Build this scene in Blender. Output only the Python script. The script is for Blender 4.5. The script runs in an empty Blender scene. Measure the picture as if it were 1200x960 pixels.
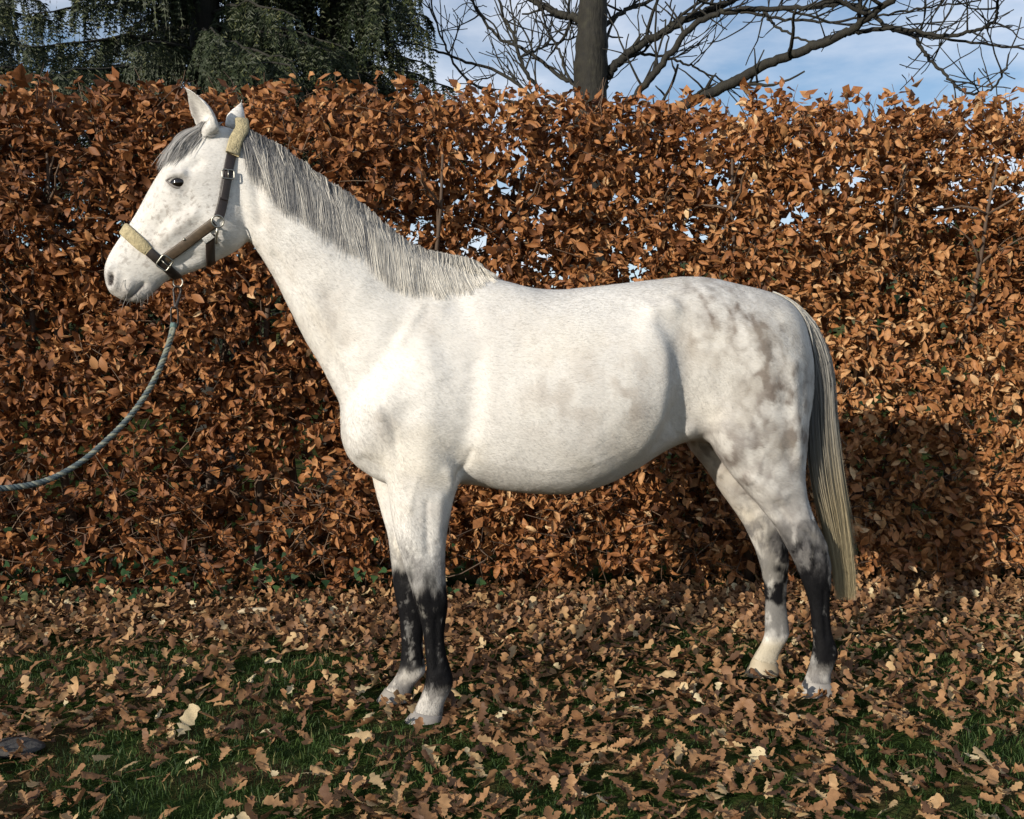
import bpy, bmesh, math, random
import numpy as np
from mathutils import Vector, Matrix
from mathutils.bvhtree import BVHTree

rng = np.random.default_rng(7)
random.seed(7)
S = bpy.context.scene
COL = S.collection

# ------------------------------------------------------------------ camera, sky, sun, exposure
FPX, HOR, CAMH = 1178.0, 440.0, 1.288          # focal length in photo pixels, horizon row, eye height
TILT = math.atan((480 - HOR) / FPX)
cam_d = bpy.data.cameras.new('camera')
cam_d.sensor_fit = 'HORIZONTAL'
cam_d.angle = 2 * math.atan(600 / FPX)
cam_d.clip_start, cam_d.clip_end = 0.05, 2000
cam = bpy.data.objects.new('camera', cam_d)
cam.location = (0, 0, CAMH)
cam.rotation_euler = (math.pi / 2 - TILT, 0, 0)
COL.objects.link(cam)
S.camera = cam

SUN_EL = math.radians(15.5)
SUN_AZ = math.atan2(-0.64, -0.77)              # compass angle of the sun, from +Y clockwise
sun_from = Vector((math.sin(SUN_AZ) * math.cos(SUN_EL), math.cos(SUN_AZ) * math.cos(SUN_EL), math.sin(SUN_EL)))
sd = bpy.data.lights.new('sun', 'SUN')
sd.energy, sd.angle, sd.color = 4.7, math.radians(0.6), (1.0, 0.905, 0.77)
sun = bpy.data.objects.new('sun', sd)
sun.rotation_euler = sun_from.to_track_quat('Z', 'Y').to_euler()
sun.location = (-6, -6, 8)
COL.objects.link(sun)

W = bpy.data.worlds.new('World')
S.world = W
W.use_nodes = True
nt = W.node_tree
nt.nodes.clear()
out = nt.nodes.new('ShaderNodeOutputWorld')
bg = nt.nodes.new('ShaderNodeBackground')
sky = nt.nodes.new('ShaderNodeTexSky')
sky.sky_type = 'NISHITA'
sky.sun_disc = False
sky.air_density, sky.dust_density, sky.ozone_density = 1.0, 0.4, 2.6
sky.sun_elevation, sky.sun_rotation = SUN_EL, SUN_AZ
tc = nt.nodes.new('ShaderNodeTexCoord')
mp = nt.nodes.new('ShaderNodeMapping')
mp.inputs['Scale'].default_value = (1.6, 1.6, 5.0)
nz = nt.nodes.new('ShaderNodeTexNoise')
nz.inputs['Scale'].default_value = 2.2
nz.inputs['Detail'].default_value = 7
nz.inputs['Roughness'].default_value = 0.55
rp = nt.nodes.new('ShaderNodeValToRGB')
rp.color_ramp.elements[0].position, rp.color_ramp.elements[0].color = 0.40, (0.06, 0.06, 0.06, 1)
rp.color_ramp.elements[1].position, rp.color_ramp.elements[1].color = 0.68, (0.85, 0.85, 0.85, 1)
mx = nt.nodes.new('ShaderNodeMix')
mx.data_type = 'RGBA'
mx.inputs[7].default_value = (7.2, 7.5, 8.2, 1)
L = nt.links.new
L(tc.outputs['Generated'], mp.inputs['Vector']); L(mp.outputs[0], nz.inputs['Vector'])
L(nz.outputs[0], rp.inputs[0]); L(rp.outputs[0], mx.inputs[0])
L(sky.outputs[0], mx.inputs[6]); L(mx.outputs[2], bg.inputs[0]); L(bg.outputs[0], out.inputs[0])
bg.inputs[1].default_value = 0.115
S.view_settings.view_transform = 'Standard'
S.view_settings.look = 'None'
S.view_settings.exposure = 0.16
S.view_settings.gamma = 1.0

# ------------------------------------------------------------------ helpers
def tag(o, label=None, cat=None, group=None, kind=None):
    for k, v in (('label', label), ('category', cat), ('group', group), ('kind', kind)):
        if v: o[k] = v
    return o

def empty(name, loc=(0, 0, 0), rz=0.0):
    o = bpy.data.objects.new(name, None)
    o.empty_display_size = 0.1
    o.location = loc
    o.rotation_euler = (0, 0, rz)
    COL.objects.link(o)
    return o

def make_mesh(name, V, F, smooth=True, colors=None, fattr=None, mats=()):
    """V (n,3), F (m,3) or (m,4) arrays or a list of faces."""
    me = bpy.data.meshes.new(name)
    V = np.asarray(V, dtype=np.float32)
    if isinstance(F, np.ndarray):
        k = F.shape[1]
        me.vertices.add(len(V)); me.vertices.foreach_set('co', V.ravel())
        me.loops.add(F.size); me.loops.foreach_set('vertex_index', F.astype(np.int32).ravel())
        me.polygons.add(len(F))
        me.polygons.foreach_set('loop_start', np.arange(0, F.size, k, dtype=np.int32))
        me.update(calc_edges=True)
    else:
        me.from_pydata([tuple(map(float, v)) for v in V], [], [tuple(map(int, f)) for f in F])
        me.update()
    me.polygons.foreach_set('use_smooth', np.full(len(me.polygons), smooth))
    if colors is not None:
        a = me.color_attributes.new('Col', 'FLOAT_COLOR', 'POINT')
        c = np.ones((len(V), 4), np.float32); c[:, :3] = colors
        a.data.foreach_set('color', c.ravel())
    if fattr is not None:
        a = me.attributes.new('tint', 'FLOAT', 'POINT')
        a.data.foreach_set('value', np.asarray(fattr, np.float32))
    for m in mats: me.materials.append(m)
    me.validate()
    return me

def link(name, me, parent=None):
    o = bpy.data.objects.new(name, me)
    COL.objects.link(o)
    if parent is not None: o.parent = parent
    return o

class Acc:
    """collects triangles / quads of many pieces for ONE mesh"""
    def __init__(s): s.V, s.F, s.T, s.n = [], [], [], 0
    def add(s, V, F, t=0.0):
        V = np.asarray(V, float)
        s.V.append(V); s.F.append(np.asarray(F, int) + s.n); s.n += len(V)
        s.T.append(np.broadcast_to(np.asarray(t, float), (len(V),)))
    def mesh(s, name, mats=(), smooth=True):
        return make_mesh(name, np.concatenate(s.V), np.concatenate(s.F), smooth, None, np.concatenate(s.T), mats)

def frames(P):
    P = np.asarray(P, float)
    T = np.gradient(P, axis=0)
    T /= np.linalg.norm(T, axis=1)[:, None] + 1e-9
    up = np.array([0.31, 0.17, 0.93])
    N = np.cross(T, up); bad = np.linalg.norm(N, axis=1) < 0.1
    N[bad] = np.cross(T[bad], [1, 0, 0])
    N /= np.linalg.norm(N, axis=1)[:, None] + 1e-9
    return T, N, np.cross(T, N)

def tube_arrays(P, r, n=6, closed_end=True):
    """quads of a tube as triangles, radius per point"""
    P = np.asarray(P, float); k = len(P)
    r = np.broadcast_to(np.asarray(r, float), (k,))
    T, N, B = frames(P)
    a = np.arange(n) * 2 * np.pi / n
    ring = np.cos(a)[None, :, None] * N[:, None] + np.sin(a)[None, :, None] * B[:, None]
    V = (P[:, None] + ring * r[:, None, None]).reshape(-1, 3)
    i = np.arange(k - 1)[:, None]; j = np.arange(n)[None]
    a0 = (i * n + j).ravel(); a1 = (i * n + (j + 1) % n).ravel(); b0 = a0 + n; b1 = a1 + n
    F = np.concatenate([np.stack([a0, a1, b1], 1), np.stack([a0, b1, b0], 1)])
    if closed_end:
        V = np.concatenate([V, P[:1], P[-1:]])
        c0, c1 = k * n, k * n + 1
        jj = np.arange(n); j2 = (jj + 1) % n
        F = np.concatenate([F, np.stack([jj * 0 + c0, j2, jj], 1), np.stack([jj * 0 + c1, (k - 1) * n + jj, (k - 1) * n + j2], 1)])
    return V, F

def spline(P, m):
    """Catmull-Rom through rows of P, m samples in all"""
    P = np.asarray(P, float); n = len(P)
    Q = np.concatenate([2 * P[:1] - P[1:2], P, 2 * P[-1:] - P[-2:-1]])
    u = np.linspace(0, n - 1 - 1e-9, m); i = u.astype(int); t = (u - i)[:, None]
    p0, p1, p2, p3 = Q[i], Q[i + 1], Q[i + 2], Q[i + 3]
    return 0.5 * (2 * p1 + (p2 - p0) * t + (2 * p0 - 5 * p1 + 4 * p2 - p3) * t ** 2 + (3 * p1 - p0 - 3 * p2 + p3) * t ** 3)

_perm = np.random.default_rng(3).random((64, 64, 64))
def vnoise(P, scale):
    P = np.asarray(P, float) * scale + 1000.0
    i = np.floor(P).astype(int); f = P - i; f = f * f * (3 - 2 * f)
    r = 0
    for dx in (0, 1):
        for dy in (0, 1):
            for dz in (0, 1):
                w = (f[:, 0] if dx else 1 - f[:, 0]) * (f[:, 1] if dy else 1 - f[:, 1]) * (f[:, 2] if dz else 1 - f[:, 2])
                r = r + w * _perm[(i[:, 0] + dx) % 64, (i[:, 1] + dy) % 64, (i[:, 2] + dz) % 64]
    return r
def fbm(P, scale, o=3):
    return sum(vnoise(P, scale * 2 ** k) * 0.5 ** k for k in range(o)) / sum(0.5 ** k for k in range(o))
def sm(a, b, x):
    t = np.clip((x - a) / (b - a), 0, 1); return t * t * (3 - 2 * t)

ct, st = math.cos(TILT), math.sin(TILT)
def ray(px, py):
    u, v = (px - 600) / FPX, (480 - py) / FPX
    return np.array([u, ct + v * st, -st + v * ct])
def at(px, py, Y):
    d = ray(px, py); k = Y / d[1]
    return np.array([0, 0, CAMH]) + d * k
def proj(P):
    P = np.asarray(P, float); q = P - [0, 0, CAMH]
    f = q[:, 1] * ct - q[:, 2] * st; u = q[:, 1] * st + q[:, 2] * ct
    return 600 + FPX * q[:, 0] / f, 480 - FPX * u / f, f

# ------------------------------------------------------------------ materials
def mat(name, color=(.5, .5, .5), rough=.6, ramp=None, attr=None, transl=0.0, bump=None, noise=None, spec=.5, metal=0.0, vcol=False, objrand=False):
    m = bpy.data.materials.new(name); m.use_nodes = True
    t = m.node_tree; N = t.nodes; p = N['Principled BSDF']; o = N['Material Output']
    p.inputs['Roughness'].default_value = rough
    p.inputs['Metallic'].default_value = metal
    p.inputs['Specular IOR Level'].default_value = spec
    lk = t.links.new
    src = None
    if vcol:
        a = N.new('ShaderNodeVertexColor'); a.layer_name = 'Col'; src = a.outputs[0]
    elif ramp:
        r = N.new('ShaderNodeValToRGB'); e = r.color_ramp.elements
        while len(e) < len(ramp): e.new(0.5)
        for k, (pos, c) in enumerate(ramp): e[k].position = pos; e[k].color = (*c, 1)
        if attr:
            a = N.new('ShaderNodeAttribute'); a.attribute_name = attr; lk(a.outputs['Fac'], r.inputs[0])
        src = r.outputs[0]
        rampnode = r
    if noise:
        sc, lo, hi, det = noise
        n = N.new('ShaderNodeTexNoise'); n.inputs['Scale'].default_value = sc; n.inputs['Detail'].default_value = det
        g = N.new('ShaderNodeTexCoord'); lk(g.outputs['Object'], n.inputs['Vector'])
        if ramp and not attr:
            lk(n.outputs[0], rampnode.inputs[0])
        else:
            mr = N.new('ShaderNodeMapRange'); mr.inputs[1].default_value = .3; mr.inputs[2].default_value = .7
            mr.inputs[3].default_value = lo; mr.inputs[4].default_value = hi
            lk(n.outputs[0], mr.inputs[0])
            mm = N.new('ShaderNodeMix'); mm.data_type = 'RGBA'; mm.blend_type = 'MULTIPLY'; mm.inputs[0].default_value = 1
            if src: lk(src, mm.inputs[6])
            else: mm.inputs[6].default_value = (*color, 1)
            lk(mr.outputs[0], mm.inputs[7]); src = mm.outputs[2]
    if src: lk(src, p.inputs['Base Color'])
    else: p.inputs['Base Color'].default_value = (*color, 1)
    if bump:
        sc, strength, dist = bump[:3]
        n = N.new('ShaderNodeTexNoise'); n.inputs['Scale'].default_value = sc; n.inputs['Detail'].default_value = 6
        g = N.new('ShaderNodeTexCoord')
        if len(bump) > 3:
            mpn = N.new('ShaderNodeMapping'); mpn.inputs['Scale'].default_value = bump[3]
            if len(bump) > 4: mpn.inputs['Rotation'].default_value = bump[4]
            lk(g.outputs['Object'], mpn.inputs[0]); lk(mpn.outputs[0], n.inputs['Vector'])
        else: lk(g.outputs['Object'], n.inputs['Vector'])
        b = N.new('ShaderNodeBump'); b.inputs['Strength'].default_value = strength; b.inputs['Distance'].default_value = dist
        lk(n.outputs[0], b.inputs['Height']); lk(b.outputs[0], p.inputs['Normal'])
    if transl:
        tr = N.new('ShaderNodeBsdfTranslucent'); ms = N.new('ShaderNodeMixShader'); ms.inputs[0].default_value = transl
        if src: lk(src, tr.inputs[0])
        else: tr.inputs[0].default_value = (*color, 1)
        lk(p.outputs[0], ms.inputs[1]); lk(tr.outputs[0], ms.inputs[2]); lk(ms.outputs[0], o.inputs[0])
    return m

M = {}
M['beech'] = mat('beech_leaf', rough=.58, transl=.18, attr='tint', noise=(55, .68, 1.2, 3), spec=.3, ramp=[
    (0.0, (.085, .034, .015)), (.3, (.225, .088, .032)), (.6, (.37, .165, .060)), (.85, (.49, .265, .115)), (1.0, (.64, .44, .24))])
M['oakleaf'] = mat('oak_leaf', rough=.6, transl=.15, attr='tint', noise=(45, .75, 1.15, 3), spec=.3, ramp=[
    (0.0, (.065, .036, .022)), (.3, (.185, .092, .044)), (.6, (.33, .180, .084)), (.85, (.46, .31, .155)), (1.0, (.60, .50, .31))])
M['grass'] = mat('grass_blade', rough=.6, transl=.2, attr='tint', spec=.25, ramp=[
    (0.0, (.013, .028, .008)), (.5, (.034, .068, .016)), (.85, (.075, .118, .032)), (1.0, (.22, .19, .08))])
M['ivy'] = mat('ivy_leaf', rough=.65, spec=.2, attr='tint', ramp=[(0, (.008, .022, .009)), (.6, (.018, .05, .016)), (1, (.05, .095, .03))])
M['twig'] = mat('twig_bark', rough=.8, attr='tint', ramp=[(0, (.05, .032, .022)), (1, (.17, .11, .07))])
M['bark'] = mat('tree_bark', rough=.85, ramp=[(.3, (.007, .0065, .005)), (.55, (.016, .0145, .010)), (.75, (.028, .027, .017))], noise=(14, 0, 1, 8), bump=(38, .7, .02, (1, 1, .25)))
M['spruce'] = mat('spruce_needles', rough=.6, attr='tint', spec=.3, ramp=[(0, (.008, .015, .006)), (.6, (.026, .038, .011)), (1, (.078, .082, .022))])
M['soil'] = mat('soil_ground', rough=1.0, spec=0.0, ramp=[(.3, (.018, .022, .008)), (.5, (.03, .05, .013)), (.62, (.07, .05, .025)), (.8, (.04, .03, .018))], noise=(3.5, 0, 1, 8), bump=(60, .8, .03))
M['coat'] = mat('horse_coat', vcol=True, rough=.62, spec=.07, bump=(60, .28, .006, (1, 3, 3)))
M['hoof'] = mat('hoof_horn', vcol=True, rough=.6, bump=(90, .3, .003, (.2, .2, 2)))
M['hair'] = mat('horse_hair', vcol=True, rough=.5, spec=.22)
M['eye'] = mat('eye_dark', color=(.008, .005, .004), rough=.06, spec=.7)
M['leather'] = mat('dark_leather', color=(.022, .015, .012), rough=.42, noise=(60, .7, 1.3, 4), bump=(240, .3, .002))
M['tan'] = mat('brown_leather', color=(.075, .052, .032), rough=.5, noise=(60, .7, 1.3, 4), bump=(240, .3, .002))
M['fleece'] = mat('fleece_pad', color=(.40, .34, .20), rough=.9, noise=(70, .7, 1.2, 4), bump=(160, .9, .006))
M['metal'] = mat('steel', color=(.36, .35, .31), rough=.38, metal=1.0, noise=(40, .8, 1.1, 3))
M['rope'] = mat('rope_braid', rough=.85, attr='tint', ramp=[(0, (.025, .042, .052)), (.6, (.07, .098, .11)), (1, (.22, .23, .18))], noise=(400, .6, 1.2, 2))
M['teal'] = mat('rope_whipping', color=(.10, .17, .16), rough=.8, noise=(200, .7, 1.2, 2))
M['tagm'] = mat('tag_cloth', color=(.62, .62, .60), rough=.8, noise=(300, .5, 1.1, 1))
M['wood'] = mat('pale_wood', color=(.55, .45, .30), rough=.8, noise=(50, .7, 1.1, 4), bump=(30, .5, .01, (1, 6, 6)))
M['stone'] = mat('grey_stone', color=(.05, .047, .045), rough=.9, noise=(12, .6, 1.2, 6), bump=(30, .6, .02))

# ------------------------------------------------------------------ ground
def leafiness(x, y):
    """how densely leaves lie: 0 grass .. 1 carpet"""
    P = np.stack([x, y, 0 * x], 1)
    n = fbm(P, 2.1, 3)
    hb = hedge_front(x) - y                                  # metres in front of the hedge foot
    v = .775 + (n - .5) * 1.9 + .5 * sm(1.5, .1, hb) - .28 * sm(1.2, 3.2, x) * sm(.25, .7, hb) - .22 * sm(4.0, 2.8, y) * sm(.2, -1.5, x)
    return np.clip(v, 0, 1)
HYAW = math.radians(4.6)
hd = np.array([math.cos(HYAW), math.sin(HYAW)]); hn = np.array([-math.sin(HYAW), math.cos(HYAW)])
H0 = np.array([0, 5.62])
def hedge_front(x): return H0[1] + x * math.tan(HYAW)
def gz(x, y):
    P = np.stack([np.asarray(x, float).ravel(), np.asarray(y, float).ravel(), np.zeros(np.size(x))], 1)
    z = (vnoise(P, .9) - .5) * .05 + (vnoise(P, 4.0) - .5) * .012
    w = sm(7.5, 5.0, np.abs(P[:, 0])) * sm(.5, 1.6, P[:, 1]) * sm(9, 6.8, P[:, 1])
    return z * w

def grid_ground():
    xs = np.concatenate([[-600, -200, -60, -20], np.arange(-8, 8.01, .08), [20, 60, 200, 600]])
    ys = np.concatenate([[-400, -100, -30, -8], np.arange(0, 9.01, .08), [15, 40, 120, 400, 900]])
    X, Y = np.meshgrid(xs, ys)
    V = np.stack([X.ravel(), Y.ravel(), gz(X, Y)], 1)
    nx = len(xs); i = np.arange(len(ys) - 1)[:, None] * nx + np.arange(nx - 1)[None]
    i = i.ravel()
    return make_mesh('ground', V, np.stack([i, i + 1, i + nx + 1, i + nx], 1), mats=[M['soil']])
tag(link('ground', grid_ground()), 'mossy soil and lawn ground under the leaves', kind='structure')

# ------------------------------------------------------------------ leaf templates
def leaf_template(rows, length, curl, fold, twist, wavy, r):
    """rows: (t, half width); strip of 3 vertices a row along +X, normal +Z"""
    V = []; ang = 0; x = z = 0; pt = 0
    for t, w in rows:
        dt = (t - pt) * length; pt = t
        ang = curl * t
        x += dt * math.cos(ang); z += dt * math.sin(ang)
        w *= length; tw = twist * t
        for s in (-1, 0, 1):
            dy = s * w * math.cos(fold); dz = abs(s) * w * math.sin(fold) + wavy * w * (r.random() - .5)
            y2 = dy * math.cos(tw) - dz * math.sin(tw); z2 = dy * math.sin(tw) + dz * math.cos(tw)
            V.append((x - z2 * math.sin(ang), y2, z + z2 * math.cos(ang)))
    F = []
    n = len(rows)
    for k in range(n - 1):
        a, b = 3 * k, 3 * k + 3
        F += [(a, b, b + 1), (a, b + 1, a + 1), (a + 1, b + 1, b + 2), (a + 1, b + 2, a + 2)]
    return np.array(V), np.array(F)
R1 = random.Random(11)
BEECH = [leaf_template([(0, .012), (.20, .19), (.48, .275), (.78, .17), (1, .005)], 1.0,
         R1.uniform(-2.0, 1.6), R1.uniform(.1, .95), R1.uniform(-.8, .8), R1.uniform(.1, .45), R1) for _ in range(18)]
BEECH_FAR = [(np.array([(0, 0, 0), (.45, -.33, R1.uniform(-.1, .3)), (1, 0, R1.uniform(-.3, .3)), (.45, .33, R1.uniform(-.1, .3))]), np.array([(0, 1, 2), (0, 2, 3)])) for _ in range(8)]
OAKR = [(0, .010), (.13, .03), (.22, .12), (.29, .07), (.38, .19), (.46, .12), (.56, .25), (.65, .16), (.77, .26), (.86, .17), (.95, .16), (1, .07)]
def oak_rows():
    return [(t, w * R1.uniform(.65, 1.2)) for t, w in OAKR]
OAK = [leaf_template(oak_rows(), 1.0, R1.uniform(-.9, 1.2), R1.uniform(-.2, .6), R1.uniform(-.6, .6), R1.uniform(.2, .6), R1) for _ in range(20)]
OAK_FAR = [leaf_template([(t, w * R1.uniform(.7, 1.2)) for t, w in ((0, .01), (.2, .12), (.3, .07), (.55, .26), (.66, .15), (.85, .25), (1, .06))], 1.0, R1.uniform(-1.4, 1.6), R1.uniform(-.2, .8), R1.uniform(-.6, .6), .3, R1) for _ in range(20)]
IVY = [leaf_template([(0, .05), (.12, .42), (.35, .36), (.5, .2), (1, .01)], 1.0, R1.uniform(-.6, .2), R1.uniform(.05, .4), 0, .2, R1) for _ in range(4)]

def rotmats(x_axis, n_axis):
    X = x_axis / (np.linalg.norm(x_axis, axis=1)[:, None] + 1e-9)
    Y = np.cross(n_axis, X); Y /= np.linalg.norm(Y, axis=1)[:, None] + 1e-9
    Z = np.cross(X, Y)
    return np.stack([X, Y, Z], 2)

def scatter(templates, which, pos, rot, scale, tint, name, m):
    VV, FF, TT = [], [], []; n = 0
    for k, (V, F) in enumerate(templates):
        idx = np.nonzero(which == k)[0]
        if not len(idx): continue
        v = np.einsum('nij,vj->nvi', rot[idx], V) * scale[idx][:, None, None] + pos[idx][:, None]
        f = F[None] + (np.arange(len(idx)) * len(V))[:, None, None] + n
        VV.append(v.reshape(-1, 3)); FF.append(f.reshape(-1, 3)); TT.append(np.repeat(tint[idx], len(V)))
        n += len(idx) * len(V)
    return make_mesh(name, np.concatenate(VV), np.concatenate(FF), True, None, np.concatenate(TT), [m])

def mat4(R, s, p):
    m = Matrix([[*(R[i] * s), p[i]] for i in range(3)] + [[0, 0, 0, 1]])
    return m

# ------------------------------------------------------------------ beech hedge
HT = 2.93
def build_hedge():
    root = empty('beech_hedge', (float(H0[0] + .45 * hn[0]), float(H0[1] + .45 * hn[1]), 0), HYAW)
    inv = np.array([[math.cos(HYAW), math.sin(HYAW), 0], [-math.sin(HYAW), math.cos(HYAW), 0], [0, 0, 1]])
    # local frame: x along the hedge, y depth (front at about -.45), z up
    NS = 16000
    x = rng.uniform(-4.6, 4.9, NS); z = rng.uniform(.04, 1, NS) ** .92 * HT
    P = np.stack([x, 0 * x, z], 1)
    bul = (fbm(P, 1.15, 3) - .5) * .34 + (vnoise(P, 4.5) - .5) * .10
    lean = .05 * (z / HT) + .10 * sm(HT - .25, HT, z)
    front = -.46 + lean - bul - .05 * sm(.5, .0, z)
    dep = rng.exponential(.17, NS); back = rng.random(NS) < .27
    y = np.where(back, .44 - lean - rng.exponential(.15, NS), front + np.minimum(dep, .75))
    # bald, twiggy places near the foot
    thin = (fbm(P + [5, 0, 0], 1.6, 2) < .50) & (z < .75) & (rng.random(NS) < .5) & ~back
    thin |= (x < -1.0) & (z < 1.15) & (rng.random(NS) < .55 * sm(1.2, .7, z)) & (rng.random(NS) < .9) & ~back
    extra = (rng.random(NS) < .10); z = np.where(extra, rng.uniform(.03, .6, NS), z); y = np.where(extra, rng.uniform(-.15, .45, NS), y)
    thin |= (vnoise(P + [9, 3, 0], 5.5) < .20) & (rng.random(NS) < .8) & (z > 1.5)
    keep = ~thin
    x, y, z, back = x[keep], y[keep], z[keep], back[keep]
    n = len(x)
    dirs = np.stack([rng.normal(0, .75, n), np.where(back, .8, -.75) + rng.normal(0, .35, n), rng.normal(.25, .55, n)], 1)
    topw = sm(HT - .35, HT, z)[:, None]
    dirs = dirs * (1 - topw * .5) + np.array([0, 0, 1.0]) * topw
    dirs /= np.linalg.norm(dirs, axis=1)[:, None]
    ln = rng.uniform(.10, .24, n)
    base = np.stack([x, y, z], 1) - dirs * ln[:, None] * .8
    tip = base + dirs * ln[:, None] + np.array([0, 0, -.02])
    # some bare shoots standing above the top and twigs near the foot
    tw = Acc()
    for k in range(n):
        if rng.random() < .38 or z[k] < .8:
            mid = (base[k] + tip[k]) / 2 + rng.normal(0, .012, 3)
            V, F = tube_arrays([base[k] - dirs[k] * .05, mid, tip[k]], [.0035, .0028, .0014], 3, False)
            tw.add(V, F, rng.random())
    for k in range(520):
        bx = rng.uniform(-4.4, 4.6); bz = rng.uniform(.05, .8); by = rng.uniform(-.42, .2)
        d = np.array([rng.normal(0, 1), rng.normal(-.3, .3), rng.normal(.5, .5)]); d /= np.linalg.norm(d)
        q = [np.array([bx, by, bz])]
        for i in range(5):
            d = d + rng.normal(0, .35, 3); d /= np.linalg.norm(d); q.append(q[-1] + d * .09)
        V, F = tube_arrays(q, np.linspace(.004, .0015, 6), 3, False); tw.add(V, F, rng.random())
    for k in range(150):
        bx = rng.uniform(-4.4, 4.6); q = [np.array([bx, rng.uniform(-.35, .2), HT - .15])]; d = np.array([rng.normal(0, .3), 0, 1])
        for i in range(4): d = d + rng.normal(0, .25, 3); d /= np.linalg.norm(d); q.append(q[-1] + d * rng.uniform(.04, .08))
        V, F = tube_arrays(q, np.linspace(.0035, .0015, 5), 3, False); tw.add(V, F, rng.random())
    # leaves along the shoots
    k = rng.integers(5, 10, n)
    sid = np.repeat(np.arange(n), k); m = len(sid)
    t = rng.uniform(.15, 1.05, m)
    p = base[sid] + dirs[sid] * (ln[sid] * t)[:, None] + rng.normal(0, .015, (m, 3))
    side = rng.normal(0, 1, (m, 3)); side -= dirs[sid] * np.sum(side * dirs[sid], 1)[:, None]
    side /= np.linalg.norm(side, axis=1)[:, None] + 1e-9
    xa = dirs[sid] * rng.uniform(.1, .9, m)[:, None] + side * .85 + np.array([0, 0, -.28])
    na = rng.normal(0, .55, (m, 3)) + np.array([-.1, -.55, .55])
    na[back[sid]] *= [1, -1, 1]
    R = rotmats(xa, na)
    sc = rng.uniform(.044, .084, m)
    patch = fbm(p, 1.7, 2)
    tint = np.clip(.50 + rng.normal(0, .20, m) + (patch - .5) * .5 + .16 * sm(-2.2, 2.5, p[:, 0]) - .10, 0, 1)  # leaves tinted darker to the left, standing in for shade there
    which = rng.integers(0, len(BEECH), m)
    p[:, 2] = np.maximum(p[:, 2], .02)
    # the 300 that show largest become parts of their own
    wp = p @ inv + np.array([H0[0] + .45 * hn[0], H0[1] + .45 * hn[1], 0])
    px, py, dd = proj(wp)
    face = np.abs(np.einsum('ni,ni->n', R[:, :, 2], np.broadcast_to(np.array([0, -1.0, 0]), (m, 3))))
    outer = p[:, 1] - (-.46 + .05 * p[:, 2] / HT - ((fbm(p * [1, 0, 1], 1.15, 3) - .5) * .34))
    score = sc * (.35 + face) / dd - .02 * np.clip(outer, 0, .5)
    hidden = (px < 20) | (px > 1180) | (py < 90) | (py > 690)
    hidden |= (px > 390) & (px < 985) & (py > 300) & (py < 600)
    hidden |= (px > 120) & (px < 560) & (py > 110) & (py < 360) & (py < 90 + (px - 100) * .9)
    hidden |= (px > 430) & (px < 535) & (py > 550); hidden |= (px > 800) & (px < 1005) & (py > 300)
    hidden |= back[sid]
    score[hidden] = -1
    top = np.argsort(-score)[:300]
    rest = np.ones(m, bool); rest[top] = False
    deep = (outer > .16) | back[sid]
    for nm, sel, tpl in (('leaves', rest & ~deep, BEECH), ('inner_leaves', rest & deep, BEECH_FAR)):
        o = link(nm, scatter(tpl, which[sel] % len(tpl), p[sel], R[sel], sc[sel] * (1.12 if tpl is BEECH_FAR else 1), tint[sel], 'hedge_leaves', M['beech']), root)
        o['kind'] = 'stuff'
    shared = {}
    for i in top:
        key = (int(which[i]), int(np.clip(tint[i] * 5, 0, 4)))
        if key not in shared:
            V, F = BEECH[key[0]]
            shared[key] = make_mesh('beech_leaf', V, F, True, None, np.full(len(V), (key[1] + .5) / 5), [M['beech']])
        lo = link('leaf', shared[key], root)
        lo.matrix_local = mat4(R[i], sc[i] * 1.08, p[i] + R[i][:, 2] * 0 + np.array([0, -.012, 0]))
    o = link('twigs', tw.mesh('hedge_twigs', [M['twig']]), root); o['kind'] = 'stuff'
    stems = []
    for v in range(4):
        q = [np.array([0, 0, -.05])]; d = np.array([rng.normal(0, .08), rng.normal(0, .05), 1])
        for i in range(9): d = d + rng.normal(0, .08, 3) * [1, .6, .3]; d /= np.linalg.norm(d); q.append(q[-1] + d * .29)
        V, F = tube_arrays(q, np.linspace(.032, .007, 10), 7); a = Acc(); a.add(V, F, .25)
        for i in range(2, 9):
            for s in (0, 1):
                e = [q[i]]; dd2 = np.array([rng.normal(0, .8), rng.normal(-.3, .5), rng.uniform(.2, .8)]); dd2 /= np.linalg.norm(dd2)
                for j in range(4): dd2 = dd2 + rng.normal(0, .2, 3); dd2 /= np.linalg.norm(dd2); e.append(e[-1] + dd2 * .09)
                V, F = tube_arrays(e, np.linspace(.010, .003, 5), 4); a.add(V, F, .4)
        stems.append(a.mesh('hedge_stem', [M['twig']]))
    for i, sx in enumerate(np.arange(-4.5, 4.9, .33)):
        so = link('stem', stems[i % 4], root)
        so.location = (sx + rng.uniform(-.08, .08), rng.uniform(-.1, .2), 0)
        so.rotation_euler = (0, 0, rng.uniform(-.4, .4))
    tag(root, 'tall clipped beech hedge with copper brown winter leaves behind the horse', 'hedge')
build_hedge()

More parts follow.
